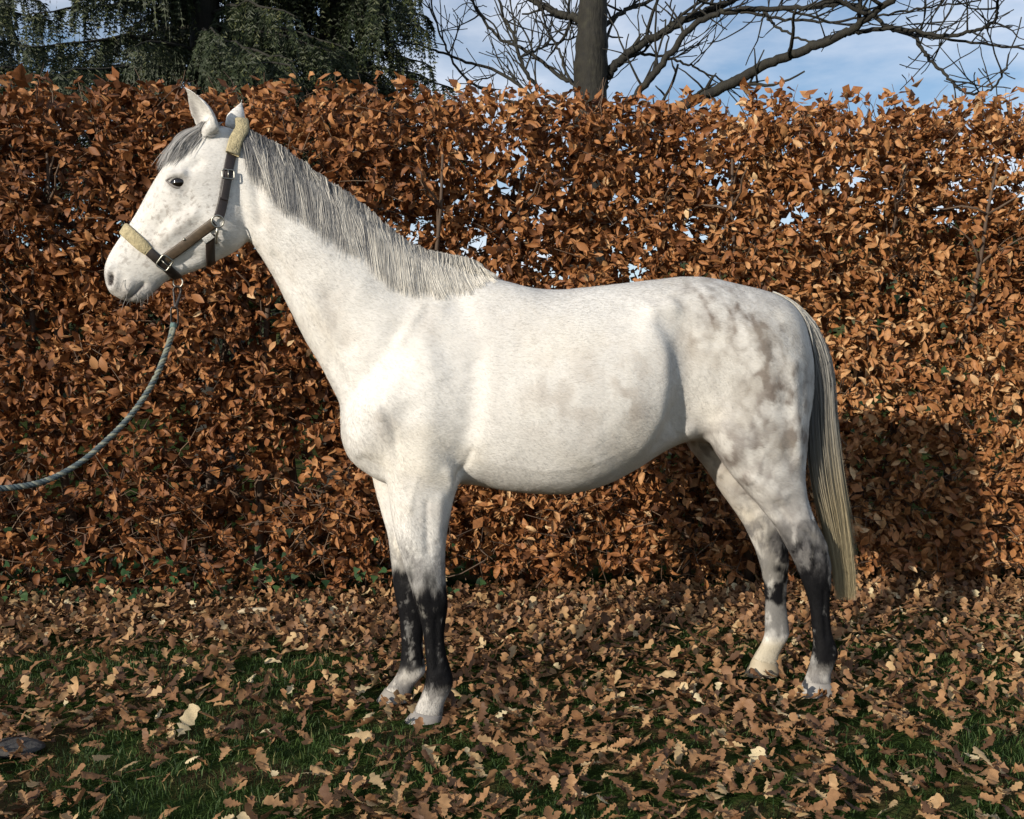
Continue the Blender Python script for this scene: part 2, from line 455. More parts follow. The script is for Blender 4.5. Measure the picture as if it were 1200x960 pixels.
def build_ivy():
    spots = [(-2.9, .12, .9, 130), (-2.2, .14, .7, 110), (-1.3, .10, .5, 60), (-.55, .10, .45, 40), (2.75, .7, .7, 30), (2.2, 1.5, .6, 20)]
    root = empty('ivy', (float(H0[0] - 2.2), float(hedge_front(-2.2)), 0), HYAW)
    P = []
    for cx, cz, sx, n in spots:
        P.append(np.stack([rng.normal(cx, sx * .5, n) + 2.2, rng.uniform(-.16, .15, n), np.abs(rng.normal(cz, .12 if cz < .5 else .3, n))], 1))
    P = np.concatenate(P); m = len(P)
    R = rotmats(rng.normal(0, 1, (m, 3)) + [0, -.2, -.5], rng.normal(0, .4, (m, 3)) + [0, -.8, .5])
    o = link('foliage', scatter(IVY, rng.integers(0, 4, m), P, R, rng.uniform(.03, .058, m), rng.uniform(0, 1, m), 'ivy_leaves', M['ivy']), root)
    o['kind'] = 'stuff'
    for cx in (-2.9, -2.3, -1.4, -.6):
        a = Acc()
        q = [np.array([cx + 2.2, .1, 0])]
        for i in range(8): q.append(q[-1] + np.array([rng.normal(.05, .08), rng.normal(0, .02), rng.uniform(.02, .08)]))
        V, F = tube_arrays(q, .004, 4); a.add(V, F, .3)
        link('stem', a.mesh('ivy_stem', [M['twig']]), root)
    tag(root, 'dark green ivy creeping at the foot of the brown hedge', 'ivy')
build_ivy()

# ------------------------------------------------------------------ fallen oak leaves and grass
def build_litter():
    n = 41000
    x = rng.uniform(-4.4, 4.8, n); y = rng.uniform(1.9, 6.0, n)
    y = np.where(rng.random(n) < .17, hedge_front(x) - np.abs(rng.normal(0, .40, n)) + .10, y)
    lf = leafiness(x, y)
    keep = (rng.random(n) < lf ** 1.5 * .80) & (y < hedge_front(x) + .25)
    for hpx, hpy in ((495, 852), (462, 822), (957, 815), (893, 789)):
        d = ray(hpx, hpy); kk = CAMH / -d[2]; keep &= np.hypot(x - d[0] * kk, (y - d[1] * kk + .03)) > .105
    x, y, lf = x[keep], y[keep], lf[keep]; m = len(x)
    heap = sm(.55, -.1, hedge_front(x) - y) * .05
    z = gz(x, y) + rng.uniform(.012, .05, m) + heap * rng.random(m)
    yaw = rng.uniform(0, 2 * np.pi, m); til = rng.normal(0, .26, m)
    xa = np.stack([np.cos(yaw), np.sin(yaw), til], 1)
    na = np.stack([rng.normal(0, .28, m), rng.normal(-.10, .28, m), np.where(rng.random(m) < .4, -1.0, 1.0)], 1)
    R = rotmats(xa, na)
    sc = rng.triangular(.036, .064, .102, m); tint = np.clip(rng.normal(.44, .23, m) + (rng.random(m) < .07) * .3, 0, 1)
    which = rng.integers(0, len(OAK), m)
    P = np.stack([x, y, z], 1)
    # lift so that no leaf dips far under the ground
    for k, (V, F) in enumerate(OAK):
        i = which == k
        zz = np.einsum('nj,vj->nv', R[i][:, 2], V) * sc[i][:, None]
        P[i, 2] += np.clip(-(zz.min(1) + (P[i, 2] - gz(x[i], y[i]))) + .004, 0, .2)
    px, py, dd = proj(P)
    score = sc / dd * (.35 + np.abs(R[:, 2, 2]))
    score[(px < 15) | (px > 1185) | (py > 945) | (py < 600)] = -1
    top = np.argsort(-score)[:296]
    rest = np.ones(m, bool); rest[top] = False
    lit = []
    for sel, tpl in ((rest & (y < 3.7), OAK), (rest & (y >= 3.7), OAK_FAR)):
        lit.append((tpl, which[sel], P[sel], R[sel], sc[sel], tint[sel]))
    both = OAK + OAK_FAR
    w2 = np.concatenate([lit[0][1], lit[1][1] + len(OAK)]); cat = lambda q: np.concatenate([lit[0][q], lit[1][q]])
    tag(link('leaf_litter', scatter(both, w2, cat(2), cat(3), cat(4), cat(5), 'leaf_litter', M['oakleaf'])),
        'carpet of fallen brown oak leaves covering the lawn', 'leaf litter', kind='stuff')
    shared = {}
    hue = ['dark brown', 'russet brown', 'light brown', 'pale tan']
    for i in top:
        tq = int(np.clip(tint[i] * 4, 0, 3)); key = (int(which[i]), tq)
        if key not in shared:
            V, F = OAK[key[0]]
            shared[key] = make_mesh('oak_leaf', V, F, True, None, np.full(len(V), (.12, .38, .62, .88)[tq]), [M['oakleaf']])
        o = link('fallen_leaf', shared[key]); o.matrix_world = mat4(R[i], sc[i], P[i])
        up = abs(R[i, 2, 2]); pose = 'flat' if up > .93 else 'tilted' if up > .72 else 'upturned'
        size = 'small' if sc[i] < .084 else 'large'
        col_ = 'left of the front hooves' if px[i] < 430 else 'between front and hind hooves' if px[i] < 880 else 'right of the hind hooves'
        row_ = 'by the hedge foot' if py[i] < 745 else 'in mid lawn' if py[i] < 865 else 'at the bottom edge'
        tag(o, f'{size} {pose} {hue[tq]} oak leaf {row_}, {col_}', 'leaf', f'{size} {pose} {hue[tq]} fallen leaves {row_} {col_}')
    # leaves that stand out
    def single(px_, py_, size, tint_, yaw, label, nrm=(0, -.25, 1), tpl=3, z=.03):
        d = ray(px_, py_); k = CAMH / -d[2]; q = np.array([0, 0, CAMH]) + d * k
        V, F = OAK[tpl]
        o = link('fallen_leaf', make_mesh('oak_leaf', V, F, True, None, np.full(len(V), tint_), [M['oakleaf']]))
        Rm = rotmats(np.array([[math.cos(yaw), math.sin(yaw), .1]]), np.array([nrm], float))[0]
        c = Rm @ V.mean(0) * size
        o.matrix_world = mat4(Rm, size, np.array([q[0], q[1], float(gz(q[:1], q[1:2])[0]) + z]) - c)
        tag(o, label, 'leaf')
    single(219, 862, .14, .97, 1.6, 'pale whitish oak leaf standing upright in the lawn left of the front hooves', (.2, -1, .25), 1, .06)
    single(232, 803, .17, .12, .3, 'large dark flat oak leaf left of the front hooves', (0, -.1, 1), 5)
    single(885, 908, .10, .98, .9, 'single yellowish pale oak leaf on the grass below the hind hooves', (0, -.4, 1), 7)
    single(506, 858 + 40, .11, .9, 2.2, 'light tan oak leaf on the grass just below the near front hoof', (0, -.4, 1), 2)
    # a split piece of pale wood at the hedge foot
    d = ray(296, 727); k = CAMH / -d[2]; q = np.array([0, 0, CAMH]) + d * k
    a = Acc(); V, F = tube_arrays([(-.085, 0, 0), (-.05, .004, .004), (.0, 0, .006), (.055, -.006, .003), (.09, 0, 0)], [.008, .017, .02, .016, .006], 7)
    V = V * [1, 1, .7]; a.add(V, F)
    o = link('wood_chip', a.mesh('wood_chip', [M['wood']], False)); o.location = (q[0], q[1], .05); o.rotation_euler = (.1, -.05, .25)
    tag(o, 'split piece of pale wood lying among leaves at the hedge foot', 'wood')
    # flat stone low at the left edge
    d = ray(18, 880); k = CAMH / -d[2]; q = np.array([0, 0, CAMH]) + d * k
    bm = bmesh.new(); bmesh.ops.create_icosphere(bm, subdivisions=3, radius=1)
    for v in bm.verts:
        c = v.co; nn = 1 + .25 * (vnoise(np.array([[c.x, c.y, c.z]]), 1.6)[0] - .5)
        v.co = Vector((c.x * .10 * nn, c.y * .08 * nn, c.z * .024 * nn))
    me = bpy.data.meshes.new('stone'); bm.to_mesh(me); bm.free(); me.materials.append(M['stone'])
    o = link('stone', me); o.location = (q[0], q[1], .012)
    tag(o, 'flat dark grey stone lying in the grass at the left edge', 'stone')
    # grass
    n = 150000
    x = rng.uniform(-4.2, 4.8, n); y = rng.uniform(2.0, 5.9, n)
    g = 1 - leafiness(x, y)
    keep = rng.random(n) < (.22 + .75 * sm(.1, .6, g)) * sm(.1, .7, hedge_front(x) - y + .1)
    x, y, g = x[keep], y[keep], g[keep]; m = len(x)
    h = rng.uniform(.018, .045, m) * (.75 + .6 * g); yaw = rng.uniform(0, 2 * np.pi, m); wd = rng.uniform(.0012, .0024, m)
    b = np.stack([x, y, gz(x, y) - .003], 1); s = np.stack([np.cos(yaw), np.sin(yaw), 0 * yaw], 1) * wd[:, None]
    ln_ = rng.normal(0, .45, (m, 2)); l1 = np.concatenate([ln_ * .35, np.ones((m, 1)) * .6], 1) * h[:, None]
    l2 = np.concatenate([ln_, np.ones((m, 1)) * .95], 1) * h[:, None]
    V = np.stack([b - s, b + s, b + l1 + s * .8, b + l1 - s * .8, b + l2], 1).reshape(-1, 3)
    i = (np.arange(m) * 5)[:, None, None] + np.array([[0, 1, 2], [0, 2, 3], [3, 2, 4]])[None]
    tint = np.clip(rng.normal(.5, .2, m) + (rng.random(m) < .06) * .5, 0, 1)
    tag(link('grass', make_mesh('grass', V, i.reshape(-1, 3), True, None, np.repeat(tint, 5), [M['grass']])),
        'short green lawn grass showing between the fallen leaves', 'grass', kind='stuff')
build_litter()

# ------------------------------------------------------------------ trees beyond the hedge
def build_bare_tree():
    D = 9.3
    base = at(692, 95, D); bx, by = base[0], base[1]
    root = empty('bare_tree', (bx, by, 0))
    o3 = np.array([bx, by, 0])
    k = D / FPX
    P = [np.array([bx - .05, by, -.1]), np.array([bx - .03, by, 1.4]), np.array([bx, by, 3.0])] + [at(a, b, D) for a, b in ((692, 95), (694, 50), (695, 0), (697, -90), (704, -200), (716, -330))]
    tr = Acc(); Q = spline(P, 40)
    rad = np.interp(np.arange(40), [0, 4, 14, 20, 30, 39], [.24, .19, .155, .145, .11, .05])
    V, F = tube_arrays(Q - o3, rad * (1 + .05 * np.sin(np.arange(40) * 1.7)), 14)
    V += (fbm(V, 5, 2) - .5)[:, None] * .03
    tr.add(V, F); link('trunk', tr.mesh('bare_trunk', [M['bark']]), root)
    limbs = [
        ([(700, 115), (712, 90), (732, 66), (768, 42), (816, 18), (852, 3), (905, -20), (960, -60)], 7.5, 3, .0),
        ([(704, 150), (735, 122), (762, 92), (792, 54), (822, 24), (864, 12), (936, 9), (990, -4), (1040, -40)], 5.8, 2.2, -.5),
        ([(706, 175), (790, 130), (858, 97), (900, 75), (948, 57), (990, 39), (1020, 18), (1044, 0), (1075, -40)], 8, 3.2, -.9),
        ([(985, 41), (1010, 36), (1056, 34), (1104, 42), (1140, 37), (1165, 25), (1169, 4), (1160, -20)], 3.4, 1.3, -1.0),
        ([(940, 10), (1002, 6), (1038, 30), (1071, 42), (1086, 66), (1110, 90), (1131, 108), (1162, 105), (1180, 76)], 3.2, 1.2, -.7),
        ([(1060, 38), (1080, 42), (1140, 50), (1200, 57), (1260, 60)], 2.2, 1, -1.0),
        ([(688, 130), (650, 118), (618, 88), (601, 42), (588, 12), (575, -40)], 3.6, 1.5, .5),
        ([(690, 160), (640, 130), (594, 90), (540, 70), (492, 54), (450, 46)], 3.2, 1.3, .9),
        ([(688, 30), (672, 20), (654, 16), (624, 0), (590, -26)], 6, 3, .3),
        ([(694, 40), (708, 30), (732, 13), (762, 0), (800, -30)], 4.2, 2, .4),
        ([(690, 100), (660, 92), (618, 60), (582, 42), (552, 0), (535, -40)], 3.2, 1.6, .8),
        ([(612, 66), (640, 54), (675, 44), (708, 32)], 1.8, .9, .7),
        ([(880, 10), (896, 14), (912, 33), (948, 48), (975, 42)], 2.4, 1.1, -.5),
        ([(720, 78), (744, 63), (780, 68), (810, 78), (852, 96)], 2.6, 1.2, .2),
        ([(686, 140), (600, 120), (545, 90), (516, 40), (500, -20)], 2.6, 1.2, 1.2),
        ([(690, 120), (668, 95), (655, 60), (640, 30), (632, -20)], 2.4, 1.1, .2),
        ([(860, 12), (905, 20), (965, 26), (1030, 18), (1090, 8), (1150, 0)], 2.3, 1, -.3),
    ]
    tw = Acc()
    def grow(p, d, ln, r, lev):
        q = [p]; n = max(4, int(ln / .07))
        for i in range(n):
            d = d + rng.normal(0, .12, 3) + np.array([0, 0, .04]); d /= np.linalg.norm(d); q.append(q[-1] + d * ln / n)
        V, F = tube_arrays(np.array(q) - o3, np.linspace(r, max(r * .5, .0045), len(q)), 4, True); tw.add(V, F, rng.random())
        if lev > 0:
            for i in range(1, len(q)):
                if rng.random() < .36:
                    e = d + rng.normal(0, .75, 3) * [1, .7, .8] + np.array([0, 0, .15]); e /= np.linalg.norm(e)
                    grow(q[i], e, ln * rng.uniform(.25, .6), max(r * .55, .004), lev - 1)
    for pts, r0, r1, dy in limbs:
        m = len(pts)
        q = [at(a, b, D + dy * i / (m - 1) * 1.6) for i, (a, b) in enumerate(pts)]
        Q = spline(q, 8 * m)
        Q[2:-1] += rng.normal(0, .006, (len(Q) - 3, 3))
        V, F = tube_arrays(Q - o3, np.linspace(r0, r1, len(Q)) * k * .85, 8)
        a = Acc(); a.add(V, F); link('branch', a.mesh('bare_branch', [M['bark']]), root)
        for i in range(6, len(Q), 1):
            if Q[i][2] < 3.3: continue
            if rng.random() < .24:
                T = Q[i] - Q[i - 1]; T /= np.linalg.norm(T)
                d = T * .7 + rng.normal(0, .65, 3) * [1, .6, 1] + np.array([0, 0, .38]); d /= np.linalg.norm(d)
                grow(Q[i], d, rng.uniform(.2, .85), max(r1 * k * .8, .0072), 1)
    # the crown above the frame
    for i in range(14):
        q0 = at(700 + rng.uniform(-4, 10), rng.uniform(-260, -40), D)
        grow(q0, np.array([rng.normal(0, 1), rng.normal(0, .6), .6]), rng.uniform(1.0, 1.8), .03, 1)
    o = link('twigs', tw.mesh('bare_twigs', [M['bark']]), root); o['kind'] = 'stuff'
    tag(root, 'leafless tree with spreading crooked limbs standing behind the hedge', 'tree')
build_bare_tree()

def build_spruce(px, D, height, reach, seed, label, dens=1.0):
    r = np.random.default_rng(seed)
    b = at(px, 60, D); o3 = np.array([b[0], b[1], 0])
    root = empty('spruce_tree', tuple(o3))
    zz = np.linspace(-.1, height, 24)
    V, F = tube_arrays(np.stack([.03 * np.sin(zz), .03 * np.cos(zz * .8), zz], 1), np.interp(zz, [0, height], [.2, .02]), 10)
    a = Acc(); a.add(V, F); link('trunk', a.mesh('spruce_trunk', [M['bark']]), root)
    VV, FF, TT = [], [], []; cnt = 0
    z = 1.6; bough_n = 0
    while z < height - .2:
        near = 2.9 < z < 6.6
        z += (.13 if near else .3) / dens
        for rep in range(3 if near else 1):
            a0 = r.uniform(0, 2 * np.pi)
            ln = reach * (1 - .72 * z / height) * r.uniform(.7, 1.1) + .3
            n = 10; q = []
            for i in range(n):
                t = i / (n - 1); rad = ln * t
                q.append([rad * math.cos(a0 + .15 * t), rad * math.sin(a0 + .15 * t), z + .12 * t - ln * .34 * t * t + ln * .10 * max(0, t - .7)])
            q = np.array(q) + r.normal(0, .015, (n, 3))
            V, F = tube_arrays(q, np.linspace(.026, .005, n), 5)
            ac = Acc(); ac.add(V, F, 0)
            if bough_n < 70: link('bough', ac.mesh('spruce_bough', [M['bark']]), root)
            bough_n += 1
            # hanging sprays
            ns = int((120 if near else 14) * ln / 2.2)
            t = r.uniform(.14, 1, ns); idx = t * (n - 1); i0 = np.minimum(idx.astype(int), n - 2); f = (idx - i0)[:, None]
            p = q[i0] * (1 - f) + q[i0 + 1] * f
            out = np.array([math.cos(a0), math.sin(a0), 0]); sd_ = np.array([-math.sin(a0), math.cos(a0), 0])
            sgn = r.choice([-1, 1], ns)[:, None]
            for j in range(ns):
                L_ = r.uniform(.2, .62) * (1.1 - .4 * t[j])
                d0 = out * r.uniform(.1, .6) + sd_ * sgn[j] * r.uniform(.1, .9); d0 = d0 * .5 * L_
                k = 12; s = np.linspace(0, 1, k)[:, None]
                c = p[j] + d0 * s * (1.3 - .4 * s) + np.array([0, 0, -1.0]) * L_ * (s ** 1.25) * r.uniform(.8, 1.15)
                # needles: two triangles a node, lying out from the spray
                w = .036 * (1 - .4 * s)
                sdv = r.normal(0, 1, (k, 3)); sdv[:, 2] = sdv[:, 2] * .3 - .95; sdv /= np.linalg.norm(sdv, axis=1)[:, None]
                for sg in (1, -1):
                    e = sdv * [sg, sg, 1]
                    tipv = c + e * w * 1.5
                    th = np.array([0, 0, .0095])
                    tri = np.stack([c + th, c - th, tipv], 1).reshape(-1, 3)
                    VV.append(tri); FF.append(np.arange(len(tri)).reshape(-1, 3) + cnt); cnt += len(tri)
                    TT.append(np.full(len(tri), np.clip(r.normal(.45, .22), 0, 1)))
                seg = np.stack([c[:-1] + sd_ * .007, c[:-1] - sd_ * .007, c[1:]], 1).reshape(-1, 3)
                VV.append(seg); FF.append(np.arange(len(seg)).reshape(-1, 3) + cnt); cnt += len(seg); TT.append(np.full(len(seg), .3))
    o = link('foliage', make_mesh('spruce_foliage', np.concatenate(VV), np.concatenate(FF), False, None, np.concatenate(TT), [M['spruce']]), root)
    o['kind'] = 'stuff'
    tag(root, label, 'spruce')
build_spruce(245, 9.4, 12.5, 2.0, 5, 'dark spruce with drooping boughs directly behind the hedge above the horse head', 1.3)
build_spruce(395, 9.9, 11.5, 1.2, 6, 'dark drooping spruce nearest the bare tree behind the hedge')
build_spruce(-15, 11.5, 5.6, 1.5, 8, 'low dark spruce at the far left behind the hedge', .8)

def build_far_trees():
    """a belt of trees and scrub far off, seen only through the gaps of the hedge"""
    n = 16000
    x = rng.uniform(-48, 48, n); y = rng.uniform(44, 52, n)
    top = 6.0 + 3.2 * (fbm(np.stack([x, 0 * x, 0 * x], 1), .12, 3) - .5) * 2
    z = rng.random(n) ** .8 * top
    P = np.stack([x, y, z], 1)
    R = rotmats(rng.normal(0, 1, (n, 3)), rng.normal(0, 1, (n, 3)) + [0, -.6, .3])
    tag(link('far_trees', scatter(BEECH_FAR, rng.integers(0, 6, n), P, R, rng.uniform(1.0, 1.9, n), rng.uniform(0, 1, n), 'far_trees', M['spruce'])),
        'far belt of dark trees glimpsed through gaps in the hedge', 'woods', kind='stuff')
build_far_trees()

# ------------------------------------------------------------------ the horse
hx = np.array([1.533, .31]); hx /= np.linalg.norm(hx)
hy = np.array([-hx[1], hx[0]])
HO = np.array([.427, 3.982])
HYAW2 = math.atan2(hx[1], hx[0])
def h2w(P):
    P = np.asarray(P, float)
    return np.concatenate([HO + P[..., :1] * hx + P[..., 1:2] * hy, P[..., 2:3]], -1)
def lp(px, py, yl=0.0):
    """photo pixel -> horse frame (x, z) on the plane y = yl of the horse"""
    d = ray(px, py)
    den = d[0] * hy[0] + d[1] * hy[1]
    k = (yl + HO @ hy) / den
    w = np.array([0, 0, CAMH]) + d * k
    q = w[:2] - HO
    return np.array([q @ hx, w[2]])

def loft(ribs, m=None, n=44, ztab=None):
    """ribs: (tx,ty, bx,by pixels, half width, y centre, egg, power)"""
    R = []
    for rb in ribs:
        tx, ty, bx, by, w = rb[:5]
        yc = rb[5] if len(rb) > 5 else 0.; egg = rb[6] if len(rb) > 6 else 0.; pw = rb[7] if len(rb) > 7 else 2.0
        T = lp(tx, ty, yc); B = lp(bx, by, yc)
        R.append([T[0], T[1], B[0], B[1], w, yc, egg, pw])
    R = spline(R, m or 9 * len(R))
    a = np.arange(n) * 2 * np.pi / n
    c, s = np.cos(a), np.sin(a)
    e = (2 / R[:, 7])[:, None]
    t = np.sign(c) * np.abs(c) ** e; u = np.sign(s) * np.abs(s) ** e
    C = (R[:, :2] + R[:, 2:4]) / 2; A = (R[:, :2] - R[:, 2:4]) / 2
    X = C[:, :1] + A[:, :1] * t; Z = C[:, 1:2] + A[:, 1:2] * t
    Y = R[:, 5:6] + R[:, 4:5] * u * (1 + R[:, 6:7] * t)
    k = len(R)
    V = np.stack([X, Y, Z], 2).reshape(-1, 3)
    ends = np.array([[C[0, 0], R[0, 5], C[0, 1]], [C[-1, 0], R[-1, 5], C[-1, 1]]])
    i = np.arange(k - 1)[:, None]; j = np.arange(n)[None]
    a0 = (i * n + j).ravel(); a1 = (i * n + (j + 1) % n).ravel()
    F = np.concatenate([np.stack([a0, a1, a1 + n], 1), np.stack([a0, a1 + n, a0 + n], 1)])
    jj = np.arange(n); j2 = (jj + 1) % n
    F = np.concatenate([F, np.stack([jj * 0 + k * n, j2, jj], 1), np.stack([jj * 0 + k * n + 1, (k - 1) * n + jj, (k - 1) * n + j2], 1)])
    return np.concatenate([V, ends]), F

TRUNK = [
    (397, 478, 398, 512, .05), (405, 450, 408, 538, .12), (420, 425, 428, 556, .17, 0, .0), (445, 400, 450, 567, .20, 0, -.05),
    (478, 372, 482, 572, .218, 0, -.12), (512, 346, 515, 569, .225, 0, -.2), (548, 322, 550, 568, .235, 0, -.26), (590, 328, 590, 575, .262, 0, -.2),
    (630, 338, 630, 579, .288, 0, -.12), (670, 337, 670, 578, .302, 0, -.06), (710, 333, 710, 567, .302, 0, -.02), (745, 329, 745, 549, .285, 0, .02),
    (775, 326, 775, 530, .262, 0, .08), (805, 323, 800, 519, .25, 0, .1), (830, 325, 830, 522, .255, 0, .05), (860, 332, 858, 540, .262, 0, .0),
    (888, 338, 885, 552, .25, 0, -.05), (912, 346, 910, 552, .215, 0, -.1), (932, 362, 928, 535, .15, 0, -.1), (944, 390, 943, 500, .08), (948, 420, 947, 470, .03)]
NECK = [
    (585, 328, 440, 540, .16, 0, -.3), (545, 315, 415, 505, .17, 0, -.35), (515, 304, 396, 470, .155, 0, -.38), (478, 286, 377, 433, .128, 0, -.36), (430, 250, 353, 392, .108, 0, -.34),
    (380, 214, 332, 347, .094, 0, -.3), (338, 186, 314, 316, .086, 0, -.25), (305, 163, 298, 290, .08, 0, -.2), (283, 152, 280, 265, .072, 0, -.1), (266, 152, 266, 240, .055)]
HEAD = [
    (270, 150, 290, 205, .04), (256, 147, 296, 236, .066), (240, 150, 296, 262, .082, 0, .0), (218, 166, 290, 282, .096, 0, .05), (199, 186, 278, 294, .104, 0, .12), (185, 205, 258, 304, .098, 0, .12),
    (173, 225, 236, 315, .084, 0, .08), (161, 247, 214, 323, .068, 0, .02), (149, 266, 197, 329, .058, 0, -.02), (137, 283, 186, 338, .055, 0, .0), (127, 300, 177, 347, .058, 0, .05),
    (122, 316, 166, 355, .057, 0, .05), (124, 333, 155, 355, .046), (129, 344, 143, 352, .026)]
FN = -.125; FF_ = .135; HN = -.13; HF = .16
FORE_N = [(430, 455, 535, 480, .07, FN), (438, 505, 545, 525, .085, FN), (450, 555, 540, 562, .084, FN), (456, 592, 531, 592, .072, FN), (462, 628, 525, 628, .06, FN), (472, 660, 523, 660, .05, FN),
    (480, 686, 524, 690, .049, FN), (485, 706, 526, 709, .046, FN), (492, 730, 523, 730, .034, FN), (496, 754, 522, 752, .029, FN), (498, 776, 525, 772, .030, FN),
    (499, 793, 532, 796, .037, FN), (495, 810, 529, 809, .034, FN), (489, 824, 521, 824, .033, FN), (484, 835, 519, 838, .042, FN), (486, 840, 515, 842, .031, FN)]
FORE_F = [(425, 470, 500, 500, .07, FF_), (428, 520, 508, 540, .085, FF_), (434, 558, 510, 562, .08, FF_), (443, 590, 505, 590, .07, FF_), (452, 625, 502, 625, .06, FF_), (458, 660, 500, 660, .05, FF_),
    (461, 690, 501, 690, .048, FF_), (465, 710, 502, 712, .045, FF_), (468, 733, 498, 733, .034, FF_), (470, 755, 496, 755, .029, FF_), (469, 770, 498, 774, .031, FF_),
    (467, 784, 499, 788, .036, FF_), (461, 795, 490, 798, .033, FF_), (455, 803, 484, 807, .033, FF_), (450, 809, 482, 815, .042, FF_), (453, 811, 478, 817, .031, FF_)]
HIND_N = [(800, 380, 942, 405, .08, -.10), (808, 425, 949, 440, .115, -.12), (820, 480, 948, 480, .122, HN), (832, 520, 945, 520, .112, HN), (851, 549, 943, 552, .092, HN), (872, 575, 946, 578, .072, HN), (892, 598, 953, 602, .056, HN),
    (908, 619, 962, 621, .049, HN), (922, 643, 970, 643, .046, HN), (933, 665, 974, 666, .042, HN), (942, 688, 973, 690, .034, HN), (949, 712, 972, 712, .030, HN),
    (952, 738, 974, 738, .031, HN), (953, 757, 981, 762, .037, HN), (950, 775, 977, 780, .034, HN), (946, 789, 973, 791, .034, HN), (942, 799, 974, 802, .043, HN), (945, 803, 970, 805, .031, HN)]
HIND_F = [(790, 440, 900, 440, .09, HF), (797, 495, 900, 505, .105, HF), (810, 528, 905, 538, .1, HF), (829, 553, 905, 565, .085, HF), (847, 581, 910, 590, .065, HF), (866, 608, 919, 612, .052, HF), (880, 634, 922, 635, .048, HF),
    (889, 655, 924, 656, .045, HF), (894, 680, 923, 680, .036, HF), (896, 705, 922, 703, .030, HF), (896, 728, 924, 728, .031, HF), (896, 742, 925, 743, .036, HF), (891, 756, 918, 757, .033, HF), (885, 766, 912, 769, .034, HF), (881, 773, 911, 779, .042, HF), (884, 775, 907, 781, .031, HF)]

def ear(tip, base, w0, yl, ytip, open_dir, wide, ex=2.6, solid=False):
    """a cupped ear: crescent rings from base to tip; open_dir: unit vector (horse frame) the cup opens to"""
    T = lp(*tip, ytip); B = lp(*base, yl)
    p0 = np.array([B[0], yl, B[1]]); p1 = np.array([T[0], ytip, T[1]])
    ax = p1 - p0; L_ = np.linalg.norm(ax); ax /= L_
    o = np.asarray(open_dir, float); o = o - ax * (o @ ax); o /= np.linalg.norm(o)
    s = np.cross(ax, o)
    k = 16; n = 13; V = []
    for i in range(k):
        t = i / (k - 1)
        w = w0 * (1.0 + .55 * math.sin(min(t / .42, 1) * math.pi / 2) - .35 * (t < .0)) * (1 - t ** ex) + .003
        c = p0 + ax * L_ * t - o * w * .1 + s * 0
        dep = w * .8
        th = .011
        oa = np.linspace(-1.35, 1.35, n)
        opening = 0.0 if solid else sm(.12, .32, t)
        for q in oa: V.append(c + s * w * math.sin(q) * wide - o * dep * (math.cos(q) - .35))
        for q in oa[::-1]: V.append(c + s * max(w * wide - th, w * .2) * math.sin(q) - o * (dep * (math.cos(q) - .35) * opening * .86 - (1 - opening) * dep * .8 * math.cos(q) - th * .2))
    m = 2 * n; F = []
    for i in range(k - 1):
        for j in range(m):
            a, b = i * m + j, i * m + (j + 1) % m
            F += [(a, b, b + m), (a, b + m, a + m)]
    V.append(p0); V.append(p1 + ax * .003)
    for j in range(m):
        F += [(k * m, (j + 1) % m, j), (k * m + 1, (k - 1) * m + j, (k - 1) * m + (j + 1) % m)]
    return np.array(V), np.array(F)

def lap(V, E, w, it, lam=.55):
    n = len(V); i, j = E[:, 0], E[:, 1]
    deg = np.bincount(i, minlength=n) + np.bincount(j, minlength=n)
    for _ in range(it):
        A = np.stack([np.bincount(i, V[j, k], n) + np.bincount(j, V[i, k], n) for k in range(3)], 1) / deg[:, None]
        V = V + (A - V) * (lam * w)[:, None]
    return V

def vnormals(V, F):
    fn = np.cross(V[F[:, 2]] - V[F[:, 0]], V[F[:, 3]] - V[F[:, 1]])
    N = np.zeros_like(V)
    for k in range(4):
        for c in range(3): N[:, c] += np.bincount(F[:, k], fn[:, c], len(V))
    return N / (np.linalg.norm(N, axis=1)[:, None] + 1e-12)

def seg_d(P, a, b):
    """distance in the side plane to a segment, and the parameter along it"""
    a = np.asarray(a); b = np.asarray(b); d = b - a
    t = np.clip(((P - a) @ d) / (d @ d), 0, 1)
    return np.linalg.norm(P - (a + t[:, None] * d), axis=1), t
def poly_d(P, pts):
    pts = np.asarray(pts)
    return np.min([seg_d(P, pts[i], pts[i + 1])[0] for i in range(len(pts) - 1)], axis=0)

horse = empty('horse', (HO[0], HO[1], 0), HYAW2)

def build_body():
    a = Acc()
    for ribs in (TRUNK, NECK, HEAD, FORE_N, FORE_F, HIND_N, HIND_F):
        a.add(*loft(ribs))
    a.add(*loft([(905, 343, 905, 372, .04), (922, 350, 915, 380, .04), (940, 362, 928, 388, .036), (953, 378, 940, 400, .03), (960, 400, 948, 415, .024), (964, 430, 955, 435, .018), (966, 450, 960, 452, .01)]))
    a.add(*ear((212, 97), (249, 158), .041, -.056, -.070, (-.80, -.55, -.1), 1.0))
    a.add(*ear((285, 112), (273, 153), .031, .062, .085, (-.25, 1.0, .1), 1.0, 1.5, True))
    me = a.mesh('raw'); o = link('raw', me)
    md = o.modifiers.new('r', 'REMESH'); md.mode = 'VOXEL'; md.voxel_size = .0066; md.use_smooth_shade = True
    bpy.context.view_layer.update()
    ev = o.evaluated_get(bpy.context.evaluated_depsgraph_get())
    m2 = bpy.data.meshes.new_from_object(ev)
    bpy.data.objects.remove(o)
    n = len(m2.vertices); V = np.empty(n * 3, np.float32); m2.vertices.foreach_get('co', V); V = V.reshape(-1, 3).astype(float)
    E = np.empty(len(m2.edges) * 2, np.int32); m2.edges.foreach_get('vertices', E); E = E.reshape(-1, 2)
    F = np.empty(len(m2.polygons) * 4, np.int32); m2.polygons.foreach_get('vertices', F); F = F.reshape(-1, 4)
    return V, E, F

